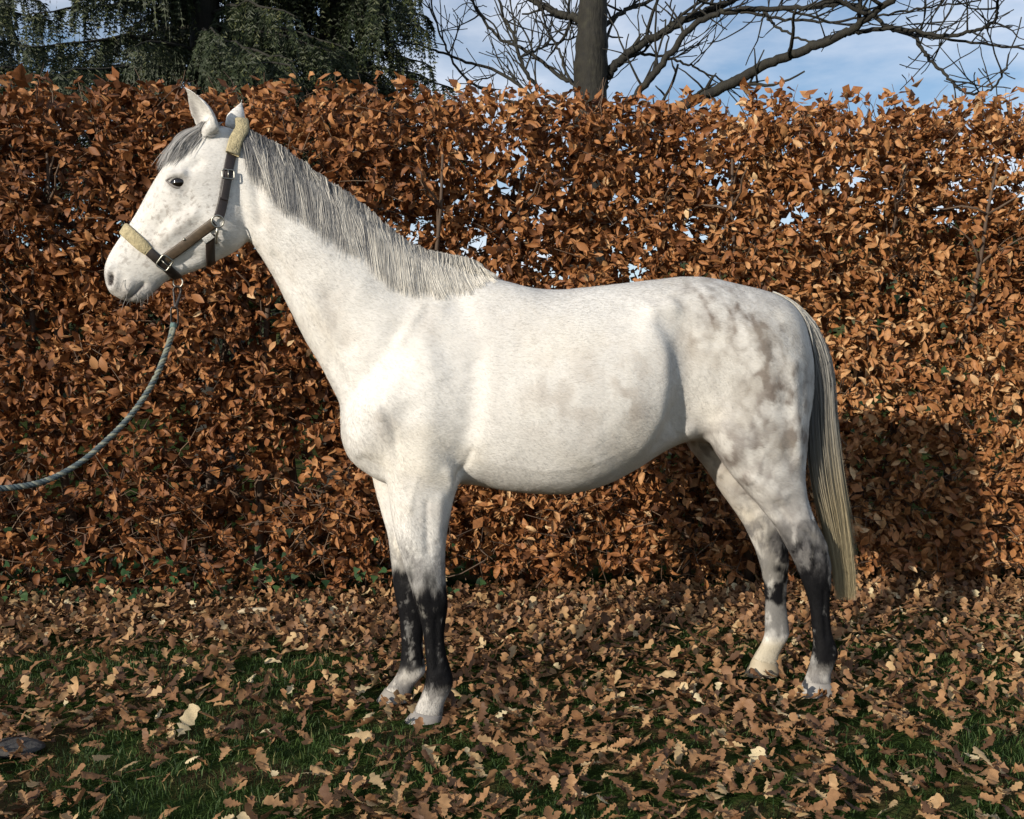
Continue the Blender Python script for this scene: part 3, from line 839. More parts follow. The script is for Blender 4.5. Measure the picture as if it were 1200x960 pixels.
V, E, F = build_body()
P2 = V[:, [0, 2]]
L2 = lambda *q: lp(*q)
# smoothing: strong on the trunk where limbs join, light on head, ears and lower legs
headm = sm(.62, .40, poly_d(P2, [L2(150, 320), L2(230, 240), L2(255, 190)]) * 2.2)
headm = np.clip(headm, 0, 1)
wz = np.clip(sm(.45, .75, V[:, 2]), .12, 1) * (1 - .90 * headm)
V = lap(V, E, np.full(len(V), 1.0) * np.where(headm > .5, .35, 1), 8)
V = lap(V, E, wz, 46)

# muscles and bones, as swells along the surface normal (both sides alike)
N = vnormals(V, F); P2 = V[:, [0, 2]]; side = sm(.25, .75, np.abs(N[:, 1]))
D = np.zeros(len(V))
def swell(pts, r, amt, sharp=2.0, yoff=-.2, near_only=False):
    global D
    q = [lp(a, b, yoff) for a, b in pts]
    d = poly_d(P2, q) if len(q) > 1 else np.linalg.norm(P2 - q[0], axis=1)
    g = np.exp(-(d / r) ** sharp)
    D += amt * g * side * ((V[:, 1] < 0) if near_only else 1)
def step(pts, r, amt, yoff=-.2):
    """a soft edge: raised on the left of the directed line, lowered on its right"""
    global D
    q = np.array([lp(a, b, yoff) for a, b in pts]); best = np.full(len(V), 9.); sg = np.zeros(len(V))
    for i in range(len(q) - 1):
        d, t = seg_d(P2, q[i], q[i + 1]); e = q[i + 1] - q[i]
        cr = (e[0] * (P2[:, 1] - q[i][1]) - e[1] * (P2[:, 0] - q[i][0])) / np.linalg.norm(e)
        m = d < best; best[m] = d[m]; sg[m] = cr[m]
    D += amt * np.tanh(sg / (r * .5)) * np.exp(-(best / r) ** 2) * side
# shoulder
swell([(520, 370), (480, 430), (450, 480)], .055, .016)
swell([(505, 430), (500, 500), (500, 545)], .065, .018)
swell([(445, 500), (440, 480)], .05, .014)
swell([(470, 385), (430, 440), (408, 470)], .036, -.007)
swell([(558, 425), (548, 500), (540, 555)], .044, -.012)
for r_ in range(7): swell([(596 + 22 * r_, 400), (606 + 22 * r_, 470), (604 + 22 * r_, 520)], .014, .0006)
swell([(470, 470), (520, 440)], .03, .006); swell([(495, 360), (470, 400)], .02, .006)
swell([(545, 360), (560, 400)], .05, -.007)
# breast
swell([(405, 500), (420, 530)], .05, .012, yoff=-.1)
swell([(425, 540), (445, 560)], .02, -.008, yoff=-.15)
# barrel edge and flank hollow
step([(766, 385), (777, 415), (780, 450), (775, 490), (765, 515)], .075, -.016)
swell([(796, 395), (803, 450), (798, 495)], .058, -.021)
swell([(765, 365), (785, 362)], .035, .018)
swell([(785, 350), (830, 345)], .05, .008)
swell([(740, 420), (735, 480)], .08, .008)
# quarters
swell([(840, 480), (860, 520)], .075, .018)
swell([(880, 400), (905, 440)], .10, .012)
swell([(925, 430), (930, 500), (935, 540)], .03, .006)
swell([(900, 410), (914, 470), (922, 540)], .034, -.005)
swell([(815, 505), (826, 528)], .03, .014)
swell([(880, 372), (910, 370)], .035, -.006)
# elbow, gaskin, forearm lines
swell([(528, 555), (532, 565)], .03, .014)
swell([(880, 560), (915, 585)], .03, .01)
swell([(912, 590), (925, 612)], .014, -.008)
swell([(478, 590), (486, 640)], .022, .007); swell([(500, 590), (502, 650)], .010, -.006); swell([(516, 585), (514, 630)], .018, .005)
swell([(510, 722), (511, 782)], .0065, -.009, yoff=FN); swell([(961, 690), (964, 745)], .0065, -.009, yoff=HN)
swell([(490, 690), (490, 700)], .018, .006, yoff=FN); swell([(520, 694), (521, 704)], .013, .008, yoff=FN); swell([(504, 686), (505, 706)], .010, -.004, yoff=FN)
swell([(524, 796), (527, 799)], .015, .006, yoff=FN); swell([(975, 764), (978, 768)], .015, .006, yoff=HN)
swell([(962, 622), (966, 640)], .013, .007, yoff=HN); swell([(940, 640), (948, 655)], .014, .006, yoff=HN); swell([(930, 618), (950, 630)], .012, -.006, yoff=HN)
swell([(956, 585), (960, 606)], .012, .006, yoff=HN); swell([(943, 580), (948, 606)], .009, -.007, yoff=HN)
swell([(585, 545), (640, 552), (690, 545), (730, 525)], .010, .0012)
swell([(534, 566), (548, 548), (552, 530)], .010, -.006); swell([(800, 512), (790, 500), (788, 480)], .009, -.005); swell([(812, 508), (806, 490)], .009, .004)
swell([(480, 600), (488, 560)], .006, .003); swell([(868, 580), (885, 560), (890, 530)], .0065, .003)
swell([(448, 470), (462, 505), (466, 545)], .014, -.005); swell([(392, 505), (415, 520), (435, 545)], .010, -.005)
# neck
swell([(322, 300), (352, 350), (385, 410), (402, 450)], .02, -.010, yoff=-.1)
swell([(318, 240), (360, 280), (420, 340)], .06, .009, yoff=-.1)
swell([(385, 350), (405, 400)], .04, -.009, yoff=-.1)
swell([(300, 215), (305, 260)], .022, -.010, yoff=-.08)
swell([(470, 350), (500, 340)], .045, -.008, yoff=-.12)
# head
swell([(258, 262), (262, 275)], .052, .014, yoff=-.09)                 # cheek
swell([(228, 252), (205, 268), (188, 282)], .018, .007, yoff=-.09); swell([(222, 236), (200, 250), (178, 262)], .026, -.006, yoff=-.09); swell([(215, 284), (232, 274)], .024, -.004, yoff=-.08)                 # facial crest
swell([(195, 258), (180, 275)], .022, -.006, yoff=-.08); swell([(206, 244), (192, 262), (186, 280)], .005, .003, yoff=-.08); swell([(222, 222), (214, 226), (203, 227)], .0045, -.004, yoff=-.09)
swell([(200, 205), (214, 204)], .014, .016, yoff=-.1)                  # brow
swell([(222, 196), (232, 190)], .018, -.010, yoff=-.1)                 # hollow above the eye
swell([(208, 226), (198, 224)], .012, .006, yoff=-.1)
swell([(208, 214)], .013, -.010, yoff=-.1)
swell([(228, 300), (210, 308)], .016, -.006, yoff=-.07)
swell([(130, 312), (126, 322), (129, 338)], .010, .008, yoff=-.05)     # nostril wing
swell([(137, 322), (135, 338)], .008, .007, yoff=-.05)
swell([(130, 324), (129, 332)], .0075, -.024, yoff=-.05)
swell([(168, 333), (158, 342), (148, 352)], .0065, -.011, yoff=-.05)   # mouth
swell([(178, 338), (168, 348)], .014, .006, yoff=-.05)
swell([(152, 330), (150, 340)], .014, .006, yoff=-.05)
V = V + N * D[:, None]
V = lap(V, E, np.where(headm > .4, .5, 1.0), 4)
# tiny unevenness of skin
N = vnormals(V, F)
V = V + N * ((fbm(V, 9, 3) - .5) * .007 * (1 - headm) + (fbm(V + 4, 3.2, 2) - .5) * .012 * (1 - headm) * sm(.7, .9, V[:, 2]))[:, None]
N = vnormals(V, F)

# ---- coat colour by place
P2 = V[:, [0, 2]]
near = lambda pts, yo=-.15: poly_d(P2, [lp(a, b, yo) for a, b in pts]) if len(pts) > 1 else np.linalg.norm(P2 - lp(*pts[0], yo), axis=1)
n1 = fbm(V, 14, 3); n2 = fbm(V + 7, 26, 3); n3 = vnoise(V, 130); n4 = fbm(V + 3, 6, 2)
white = np.array([.665, .65, .62])
C = np.tile(white, (len(V), 1)) * (1 + (n4 - .5) * .16 + (n2 - .5) * .16 + (n1 - .5) * .12)[:, None]
ns = fbm(V * [3.0, 3.0, .8] + 2, 13, 3)
def blend(c, w):
    global C
    C = C * (1 - w[:, None]) + np.array(c) * w[:, None]
# warm grey dapples on the quarters
nd0 = fbm(V + 11, 9, 3)
q = np.exp(-(near([(830, 375), (870, 400), (905, 450), (910, 510), (870, 530)]) / .17) ** 2)
def worley(P, cell, seed):
    """distance to the nearest scattered centre, in cells"""
    r = np.random.default_rng(seed).random((32, 32, 32, 3))
    Q = P / cell + 500.0; i = np.floor(Q).astype(int); best = np.full(len(P), 9.0)
    for dx in (-1, 0, 1):
        for dy in (-1, 0, 1):
            for dz in (-1, 0, 1):
                j = i + [dx, dy, dz]; c = j + r[j[:, 0] % 32, j[:, 1] % 32, j[:, 2] % 32]
                best = np.minimum(best, np.linalg.norm(Q - c, axis=1))
    return best
wp_ = V * [1, .6, .9] + np.stack([n1, n4, n2], 1) * .05
d1 = sm(.30, .68, worley(wp_, .062, 1) + (n2 - .5) * .35); d2 = sm(.25, .7, worley(wp_, .033, 2) + (n2 - .5) * .3)
net = .3 * sm(.40, .62, fbm(V * [1, 1, .75] + 21, 20, 4)) + .75 * np.clip(d1 * (.55 + .45 * d2), 0, 1) * (.72 + .5 * (nd0 - .3))
blend((.225, .192, .168), np.clip(q * (.12 + net) * (.65 + .75 * sm(.35, .65, fbm(V * [1, 1, .6], 30, 3))), 0, 1))
q = np.exp(-(near([(860, 500), (895, 545), (920, 590), (925, 610)]) / .13) ** 2) * (V[:, 1] < .1)
blend((.21, .19, .18), np.clip(q * (.10 + net * .72), 0, 1))
q = np.exp(-(near([(842, 560), (868, 600), (885, 630)], HF) / .10) ** 2) * (V[:, 1] > .03)
blend((.26, .235, .21), np.clip(q * (.30 + net * .6), 0, 1))
blend((.56, .50, .39), np.clip(sm(.45, .72, fbm(V + 31, 5, 4)) * (.18 + .3 * sm(1.25, .8, V[:, 2])), 0, 1))
blend((.42, .40, .385), np.clip(sm(.48, .72, fbm(V * [1, 1, .8] + 41, 11, 4)) * .20, 0, 1))
# faint smudges: barrel, shoulder point, forearm; painted shade at throat and flank hollow
for pts, r, k in (([(728, 480), (715, 470)], .06, .8), ([(690, 455), (640, 470)], .16, .5), ([(740, 420), (700, 500)], .09, .4), ([(445, 492), (450, 500)], .055, .6), ([(640, 420), (600, 380)], .2, .18), ([(385, 350), (400, 395)], .08, .5), ([(305, 225), (312, 270)], .05, .45), ([(330, 300), (345, 340)], .05, .3), ([(500, 400), (490, 380)], .08, .3), ([(790, 440), (795, 480)], .06, .3), ([(480, 590), (500, 600)], .07, .3)):
    blend((.40, .36, .32), np.clip(np.exp(-(near(pts) / r) ** 2) * sm(.35, .65, n2 * .5 + n1 * .5) * k, 0, 1))
# flea-bitten face
hm = np.exp(-(near([(165, 290), (205, 250), (240, 240)], -.08) / .11) ** 2)
blend((.20, .165, .14), np.clip(hm * sm(.56, .76, n3 * .7 + n2 * .3) * .7, 0, 1))
blend((.40, .37, .34), np.clip(np.exp(-(near([(215, 262), (195, 280), (190, 300)], -.08) / .05) ** 2) * sm(.35, .65, n2) * .5, 0, 1))  # grey shading between eye and noseband, painted into the coat
blend((.075, .07, .07), np.clip(np.exp(-(near([(208, 214)], -.1) / .030) ** 2) * 1.0, 0, .85))                    # skin round the eye
blend((.27, .25, .24), np.clip(np.exp(-(near([(128, 325), (136, 340), (150, 350), (168, 350), (180, 342)], -.05) / .036) ** 2) * (.55 + .5 * (n2 - .4)), 0, 1))    # muzzle
blend((.045, .035, .034), np.clip(np.exp(-(near([(130, 324), (129, 332)], -.05) / .0085) ** 2) * 1.3, 0, 1))          # nostril
blend((.10, .08, .075), np.clip(np.exp(-(near([(167, 334), (158, 343), (150, 351)], -.05) / .005) ** 2) * .9, 0, 1))   # mouth line
blend((.25, .23, .22), np.clip(np.exp(-(near([(222, 120), (236, 150)], -.06) / .016) ** 2) * .65, 0, 1))              # ear opening, its shade painted grey
# legs: black points
leg_f = V[:, 0] < .2
z = V[:, 2] + (n1 - .5) * .13 + (ns - .5) * .14
dk = np.where(leg_f, sm(.62, .48, z) * sm(.085, .135, V[:, 2] + (n2 - .5) * .09), 0)
hockp = np.maximum(np.exp(-(near([(955, 612), (964, 640), (962, 690), (963, 720)], HN) / .05) ** 2) * (V[:, 1] < 0), 0)
dk_h = np.where(V[:, 1] < .02, sm(.75, .60, z + .3 * (.5 - ns)) * sm(.075, .125, V[:, 2] + (n2 - .5) * .09), sm(.66, .46, z + .4 * (.5 - ns)) * sm(.145, .21, V[:, 2] + (n2 - .5) * .08) * (.70 + .3 * sm(.4, .6, n1)))
dk_h = np.maximum(dk_h, hockp * sm(.3, .5, n1) * .9)
far_hock = np.exp(-(near([(905, 630), (915, 650)], HF) / .05) ** 2) * (V[:, 1] > 0)
dk_h = np.maximum(dk_h, far_hock * 1.3)
dk = np.where(leg_f, dk, dk_h * (V[:, 2] < .72))
strk = ns * .55 + n3 * .15 + n2 * .3
dk = np.clip(dk * (1.05 - np.where(leg_f, .34, .46) * sm(.52, .70, strk)), 0, 1)
blend((.0075, .0075, .0085), np.clip(dk, 0, 1))
mid = np.where(V[:, 2] < .86, sm(np.where(leg_f, .80, .88), .6, z) * sm(.45, .58, V[:, 2]), 0)
blend((.13, .125, .125), np.clip(mid * sm(.40, .60, strk) * .75, 0, 1))
blend((.36, .335, .30), np.clip(sm(.15, .09, V[:, 2]) * .7 * (leg_f | (V[:, 1] < 0)), 0, 1))
blend((.40, .35, .25), np.clip(sm(.18, .13, V[:, 2]) * .85 * (~leg_f & (V[:, 1] > 0)), 0, 1))
blend((.12, .115, .115), np.clip(sm(.17, .05, V[:, 2]) * sm(.38, .60, n2) * .85 * (leg_f | (V[:, 1] < 0)), 0, 1))
crest = np.exp(-(near([(290, 160), (338, 188), (380, 216), (430, 252)], 0) / .05) ** 2)
blend((.35, .34, .33), np.clip(crest * .6, 0, 1))
COAT = C
body = link('body', make_mesh('horse_body', V, F, True, C, None, [M['coat']]), horse)
bvh = BVHTree.FromPolygons([tuple(v) for v in V], [tuple(f) for f in F])

def hit(x, z, side=-1, dflt=0.0):
    h = bvh.ray_cast(Vector((x, side * 1.2, z)), Vector((0, -side, 0)))
    return (np.array(h[0]), np.array(h[1])) if h[0] is not None else (None, None)

# ---- coat hair: short hairs lying along the body
def build_fur(nh=200000):
    tri = np.stack([F[:, [0, 1, 2]], F[:, [0, 2, 3]]], 1).reshape(-1, 3)
    A = np.linalg.norm(np.cross(V[tri[:, 1]] - V[tri[:, 0]], V[tri[:, 2]] - V[tri[:, 0]]), axis=1)
    cen = V[tri[:, 0]]
    A = A * np.where(cen[:, 1] > .05, .35, 1)
    t = np.searchsorted(np.cumsum(A) / A.sum(), rng.random(nh)); t = np.minimum(t, len(tri) - 1)
    u = rng.random((nh, 2)); fl = u.sum(1) > 1; u[fl] = 1 - u[fl]
    w = np.stack([1 - u.sum(1), u[:, 0], u[:, 1]], 1)
    p = np.einsum('nk,nkc->nc', w, V[tri[t]]); nn = np.einsum('nk,nkc->nc', w, N[tri[t]]); nn /= np.linalg.norm(nn, axis=1)[:, None]
    col = COAT[tri[t, 0]]
    # flow: head runs up the face from nose to poll reversed, body backward and down, legs down
    hw = np.exp(-(poly_d(p[:, [0, 2]], [lp(140, 320), lp(250, 200)]) / .16) ** 2)[:, None]
    lw = sm(.85, .6, p[:, 2])[:, None]
    fb = np.array([.75, 0, -.55]); fl_ = np.array([.1, 0, -1.0]); fh = np.array([.6, 0, -.25])
    f = fb * (1 - lw) + fl_ * lw; f = f * (1 - hw) + fh * hw
    sw = fbm(p, 4, 2) - .5
    f = f + np.stack([sw * .9, sw * 0, (fbm(p + 5, 4, 2) - .5) * .9], 1) + rng.normal(0, .16, (nh, 3))
    f -= nn * np.sum(f * nn, 1)[:, None]; f /= np.linalg.norm(f, axis=1)[:, None] + 1e-9
    s = np.cross(nn, f)
    hs = np.where(hw[:, 0] > .4, .55, 1.0)
    ln = rng.uniform(.008, .017, nh) * hs; wd = rng.uniform(.0006, .0011, nh)
    lift = rng.uniform(.03, .20, nh)
    tipv = p + f * ln[:, None] + nn * (ln * lift)[:, None]
    VV = np.stack([p + s * wd[:, None], p - s * wd[:, None], tipv], 1).reshape(-1, 3)
    cc = np.clip(col * rng.uniform(.84, 1.13, nh)[:, None], 0, 1)
    me = make_mesh('coat_hair', VV, np.arange(nh * 3).reshape(-1, 3), True, np.repeat(cc, 3, 0), None, [M['coat']])
    me.normals_split_custom_set_from_vertices(np.repeat(nn, 3, 0).astype(np.float32))
    o = link('coat_hair', me, horse); o['kind'] = 'stuff'
build_fur()

# ---- hooves
def build_hoof(t, b, w0, w1, yc, col):
    ribs = [(t[0], t[1], t[2], t[3], w0, yc), (.6 * t[0] + .4 * b[0], .6 * t[1] + .4 * b[1], .6 * t[2] + .4 * b[2], .6 * t[3] + .4 * b[3], .5 * w0 + .5 * w1, yc), (b[0], b[1], b[2], b[3], w1, yc)]
    Vh, Fh = loft(ribs, 10, 28)
    k = len(Vh) - 2
    # the sole stands on the ground
    zmin = Vh[:k].reshape(10, 28, 3)[-1, :, 2]
    tgt = .004
    for r in range(10):
        f = (r / 9.0) ** 1.0
        Vh[r * 28:(r + 1) * 28, 2] += f * (tgt - zmin)
    Vh[-1, 2] = tgt
    n = fbm(Vh, 30, 3)
    c = np.array(col)[None] * (.75 + .5 * n)[:, None]
    return link('hoof', make_mesh('hoof', Vh, Fh, True, c, None, [M['hoof']]), horse)
build_hoof((485, 833, 518, 836), (474, 853, 519, 854), .039, .060, FN, (.25, .235, .22))
build_hoof((451, 807, 481, 813), (441, 818, 485, 826), .039, .060, FF_, (.25, .23, .20))
build_hoof((944, 797, 973, 800), (934, 815, 978, 817), .039, .058, HN, (.30, .28, .255))
build_hoof((883, 771, 910, 777), (873, 787, 913, 792), .038, .058, HF, (.40, .34, .24))

# ---- eyes
for s in (-1, 1):
    e = lp(208, 214, -.095)
    h, hn_ = hit(e[0], e[1], s)
    bm = bmesh.new(); bmesh.ops.create_uvsphere(bm, u_segments=28, v_segments=18, radius=.031)
    me = bpy.data.meshes.new('eye'); bm.to_mesh(me); bm.free()
    for pl in me.polygons: pl.use_smooth = True
    me.materials.append(M['eye'])
    o = link('eye', me, horse); o.location = tuple(h - hn_ * .0158); o.scale = (1.12, 1, .84); o.rotation_euler = (0, math.radians(-14), 0)
    # lids: two soft rolls over the eyeball
    a = Acc()
    cx, cz = e
    for up in (1, -1):
        q = []
        for t in np.linspace(-1, 1, 13):
            x = cx + t * .040; zz = cz + up * (.0205 if up > 0 else .0185) * math.cos(t * math.pi / 2) - .008 * t
            dx, dz = x - cx, zz - cz
            yy = abs(h[1]) + .0105 - 11 * (dx * dx) - 9 * dz * dz
            q.append((x, s * yy, zz))
        Vt, Ft = tube_arrays(q, .0042 * np.cos(np.linspace(-1.2, 1.2, 13)) ** .5 + .001, 7); a.add(Vt, Ft)
    me = a.mesh('eyelid'); me.materials.append(mat('eyelid_skin', color=(.16, .145, .135), rough=.6))
    link('eyelid', me, horse)

# ---- mane, forelock, tail
def strands(paths, r0, cols, name, parent):
    VV, FF, CC = [], [], []; n = 0
    for p, c in zip(paths, cols):
        k = len(p)
        T_ = np.gradient(p, axis=0); T_ /= np.linalg.norm(T_, axis=1)[:, None] + 1e-9
        a_ = rng.uniform(-1.1, 1.1); S_ = np.cross(T_, [math.sin(a_) * .8, -1, .2 * math.cos(a_)]); S_ /= np.linalg.norm(S_, axis=1)[:, None] + 1e-9
        S_ = S_ * (1.15 * r0 * np.interp(np.linspace(0, 1, k), [0, .25, .75, 1], [.8, 1, .85, .2]))[:, None]
        Vt = np.stack([p - S_, p + S_], 1).reshape(-1, 3); i_ = np.arange(k - 1)[:, None] * 2
        Ft = np.concatenate([i_ + [[0, 1, 3]], i_ + [[0, 3, 2]]])
        VV.append(Vt); FF.append(Ft + n); n += len(Vt)
        CC.append(np.repeat(c, 2, 0))
    o = link(name, make_mesh(name, np.concatenate(VV), np.concatenate(FF), True, np.concatenate(CC), None, [M['hair']]), parent)
    return o

def build_mane():
    crest_px = np.array([(282, 149), (305, 156), (338, 176), (375, 203), (414, 229), (451, 260), (478, 282), (502, 294), (528, 298), (548, 303), (562, 312)], float)
    tip_px = np.array([(302, 205), (322, 229), (352, 246), (392, 271), (430, 301), (462, 327), (488, 339), (515, 341), (538, 338), (556, 331), (577, 325)], float)
    paths, cols = [], []
    nl = 330                                                    # locks
    lock_u = np.sort(rng.random(nl)); lock_t = rng.normal(0, .20, nl); lock_s = rng.normal(0, 1.5, nl); lock_c = rng.normal(0, .12, nl)
    for k in range(8500):
        g = rng.integers(nl)
        u = np.clip(lock_u[g] + rng.normal(0, .006), 0, 1) * 10
        i = min(int(u), 9); f = u - i
        c = crest_px[i] * (1 - f) + crest_px[i + 1] * f
        tp = tip_px[i] * (1 - f) + tip_px[i + 1] * f
        ln = np.clip(.95 + lock_t[g] + rng.normal(0, .10), .45, 1.25)
        tip = c + (tp - c) * ln + np.array([lock_s[g] * 5 + rng.normal(0, 2), 0])
        root_y = rng.normal(0, .010)
        a = lp(*c, 0); b = lp(*tip, -.06)
        bow = rng.uniform(.004, .018)
        q = []
        for t in np.linspace(0, 1, 9):
            x, zz = a + (b - a) * t
            lift = (.012 + bow) * math.sin(min(1, t * 1.5) * math.pi / 1.25) + .003
            if t < .02:
                q.append(np.array([x, root_y, zz - .012])); continue
            h, _ = hit(x, zz)
            if h is None: y = root_y - .03 * t
            else: y = h[1]
            y = min(y, root_y - .02 * t) - lift * (.5 + rng.random() * .15)
            q.append(np.array([x, y, zz + .012 * math.sin(min(1, t * 4) * math.pi) * (1 - t)]))
        q = np.array(q); q[2:, 1] = np.convolve(np.r_[q[1, 1], q[1:, 1], q[-1, 1]], [.25, .5, .25], 'same')[2:-1]
        paths.append(q)
        v = u / 10
        dark = np.clip(.97 - 1.12 * v + 2.1 * lock_c[g] + rng.normal(0, .12), 0, 1)
        t = np.linspace(0, 1, 9)[:, None]
        light = np.array([.56, .53, .47]); grey = np.array([.105, .105, .11])
        base = light * (1 - dark) + grey * dark
        cols.append(base * (.84 + .52 * t) * rng.uniform(.8, 1.15))
    strands(paths, .00078, cols, 'mane', horse)
build_mane()

def build_forelock():
    paths, cols = [], []
    for k in range(1100):
        s = rng.random()
        a = np.array([231, 148]) * (1 - s) + np.array([262, 143]) * s
        tp = np.array([186, 195]) * (1 - s * .9) + np.array([212, 196]) * s * .9 + rng.normal(0, 3.5, 2)
        ln = rng.uniform(.55, 1.05)
        y0 = rng.normal(0, .018); y1 = y0 * 1.7 - .012
        q = []
        for t in np.linspace(0, 1, 9):
            p = a + (tp - a) * t * ln
            bulge = np.array([-9, -7]) * math.sin(t * math.pi) * (.5 + .6 * (1 - s))
            p = p + bulge * .6
            yy = y0 + (y1 - y0) * t
            w = lp(*p, yy); pt = Vector((w[0], yy, w[1]))
            loc, nr, ix, ds = bvh.find_nearest(pt)
            dv = (pt - loc).dot(nr)
            if dv < .004 + .01 * s * 0: pt = loc + nr * (.004 + .006 * rng.random())
            q.append(np.array(pt))
        paths.append(np.array(q))
        c = np.array([.20, .195, .19]) * rng.uniform(.6, 1.9)
        cols.append(np.tile(c, (9, 1)))
    strands(paths, .0011, cols, 'forelock', horse)
build_forelock()

def build_tail():
    right = np.array([(906, 341), (926, 349), (943, 361), (957, 376), (967, 395), (975, 416), (980, 446), (981, 476), (985, 517), (990, 560), (996, 604), (999, 640), (1002, 670), (1004, 704)], float)
    left = np.array([(902, 352), (916, 366), (928, 384), (936, 402), (941, 422), (944, 446), (945, 476), (945, 510), (947, 545), (952, 575), (960, 605), (970, 640), (976, 670), (978, 704)], float)
    paths, cols = [], []
    nl = 420; ls = rng.random(nl); lc = rng.normal(0, .12, nl)
    for k in range(10500):
        g = rng.integers(nl)
        s = np.clip(ls[g] + rng.normal(0, .06), 0, 1)
        st_ = rng.uniform(0, 5.2) if rng.random() < .75 else rng.uniform(0, 2.5)
        en = np.clip(13 - abs(rng.normal(0, 1.7)) - (rng.random() < .2) * rng.uniform(0, 5), st_ + 3, 13)
        m = 15; q = []
        yc = rng.normal(0, 1)
        wob = rng.normal(0, 3.2); ph = rng.uniform(0, 6)
        for t in np.linspace(0, 1, m):
            w = st_ + (en - st_) * t; i = min(int(w), 12); f = w - i
            # strands start on the dock and spread
            sp = s * .8 + .1 if t > .15 else (s * .8 + .1) * (t / .15) + .62 * (1 - t / .15)
            p = (left[i] * (1 - f) + left[i + 1] * f) * (1 - sp) + (right[i] * (1 - f) + right[i + 1] * f) * sp
            p = p + np.array([wob * math.sin(t * 2.4 + ph) * t, 0])
            th = np.interp(w, [0, 2, 5, 9, 13], [.012, .026, .05, .055, .035])
            y = yc * .45 * th * min(1, .3 + t * 3) - (.02 if w < 4 else .02) * min(1, w / 3)
            loc = lp(*p, y); pt = Vector((loc[0], y, loc[1]))
            if w < 5.5:
                nl_, nr, ix, ds = bvh.find_nearest(pt)
                if nl_ is not None and (pt - nl_).dot(nr) < .005: pt = nl_ + nr * (.005 + .006 * rng.random())
            q.append(np.array(pt))
        paths.append(np.array(q))
        ws = np.linspace(st_, en, m)
        top = np.array([.50, .48, .43]); midc = np.array([.085, .085, .085]); bot = np.array([.37, .305, .18])
        mk = np.interp(ws, [0, 2.2, 4.5, 7.0, 9.0, 13], [.0, .3, .95, 1.0, .6, .0])[:, None] * np.clip(1.02 - (.45 * s) + 1.6 * lc[g], 0, 1.1)
        bk = np.interp(ws, [5.5, 9.5], [0, 1])[:, None]
        c = (top * (1 - bk) + bot * bk) * (1 - np.clip(mk, 0, 1)) + midc * np.clip(mk, 0, 1)
        cols.append(c * rng.uniform(.72, 1.18) * (1 + lc[g]))
    strands(paths, .0007, cols, 'tail', horse)
build_tail()
def build_whiskers():
    paths, cols = [], []
    for k in range(46):
        px_, py_ = rng.uniform(138, 182), rng.uniform(328, 352)
        x, zz = lp(px_, py_, -.05); h, nn = hit(x, zz, -1 if k % 3 else 1)
        if h is None: continue
        d = nn * .5 + np.array([-.35, 0, -.75]) + rng.normal(0, .25, 3); d /= np.linalg.norm(d)
        l = rng.uniform(.02, .05)
        paths.append(np.array([h, h + d * l * .5, h + d * l + [0, 0, -.006]])); cols.append(np.tile([.2, .19, .18], (3, 1)))
    strands(paths, .0006, cols, 'whiskers', horse)['kind'] = 'stuff'
build_whiskers()
tag(horse, 'dappled white grey horse standing side-on with black knees and a haltered head', 'horse')

# ------------------------------------------------------------------ halter
halter = empty('halter', tuple(h2w(np.array([lp(255, 262)[0], -.09, lp(255, 262)[1]]))), HYAW2)
hal_off = np.array([lp(255, 262)[0], -.09, lp(255, 262)[1]])
def ribbon(P, Nn, w, th, closed=False):
    """a strap: P centre line, Nn outward normals, width, thickness"""
    P = np.asarray(P, float); Nn = np.asarray(Nn, float); k = len(P)
    T = np.gradient(P, axis=0) if not closed else np.roll(P, -1, 0) - np.roll(P, 1, 0)
    T /= np.linalg.norm(T, axis=1)[:, None]
    Nn = Nn - T * np.sum(Nn * T, 1)[:, None]; Nn /= np.linalg.norm(Nn, axis=1)[:, None]
    B = np.cross(T, Nn)
    w = np.broadcast_to(np.asarray(w, float), (k,))[:, None]; th = np.broadcast_to(np.asarray(th, float), (k,))[:, None]
    prof = [(-.5, 0), (-.5, .6), (-.38, 1), (.38, 1), (.5, .6), (.5, 0)]
    n = len(prof)
    Vr = np.stack([P + B * w * a + Nn * th * b for a, b in prof], 1).reshape(-1, 3)
    Fr = []
    for i in range(k if closed else k - 1):
        i2 = (i + 1) % k
        for j in range(n):
            a, b, c, d = i * n + j, i * n + (j + 1) % n, i2 * n + (j + 1) % n, i2 * n + j
            Fr += [(a, b, c), (a, c, d)]
    if not closed:
        for j in range(1, n - 1): Fr += [(0, j, j + 1), ((k - 1) * n, (k - 1) * n + j + 1, (k - 1) * n + j)]
    return Vr, np.array(Fr)
def part(name, m, *geo, smooth=True):
    a = Acc()
    for Vg, Fg in geo: a.add(Vg - hal_off, Fg)
    return link(name, a.mesh(name, [m], smooth), halter)
def loop(cpx, d_px, ang0, ang1, off, n=48):
    """section of the head by the plane through cpx, containing the side axis and the picture direction d_px; angle 0 = along d, 90 = near side"""
    c = lp(*cpx); e = lp(cpx[0] + d_px[0], cpx[1] + d_px[1]) - c; e /= np.linalg.norm(e)
    P, Q = [], []
    for a in np.linspace(math.radians(ang0), math.radians(ang1), n):
        d = np.array([e[0] * math.cos(a), -math.sin(a), e[1] * math.cos(a)])
        o = Vector((c[0], 0, c[1])); h = bvh.ray_cast(o, Vector(d))
        if h[0] is None: continue
        nn = np.array(h[1]); nn = nn - np.cross(d, [0, 0, 0]);
        P.append(np.array(h[0])); Q.append(nn if nn @ d > 0 else -nn)
    P, Q = np.array(P), np.array(Q)
    for _ in range(3):
        P[1:-1] = (P[:-2] + 2 * P[1:-1] + P[2:]) / 4; Q[1:-1] = (Q[:-2] + 2 * Q[1:-1] + Q[2:]) / 4
    Q /= np.linalg.norm(Q, axis=1)[:, None]
    return P + Q * off, Q
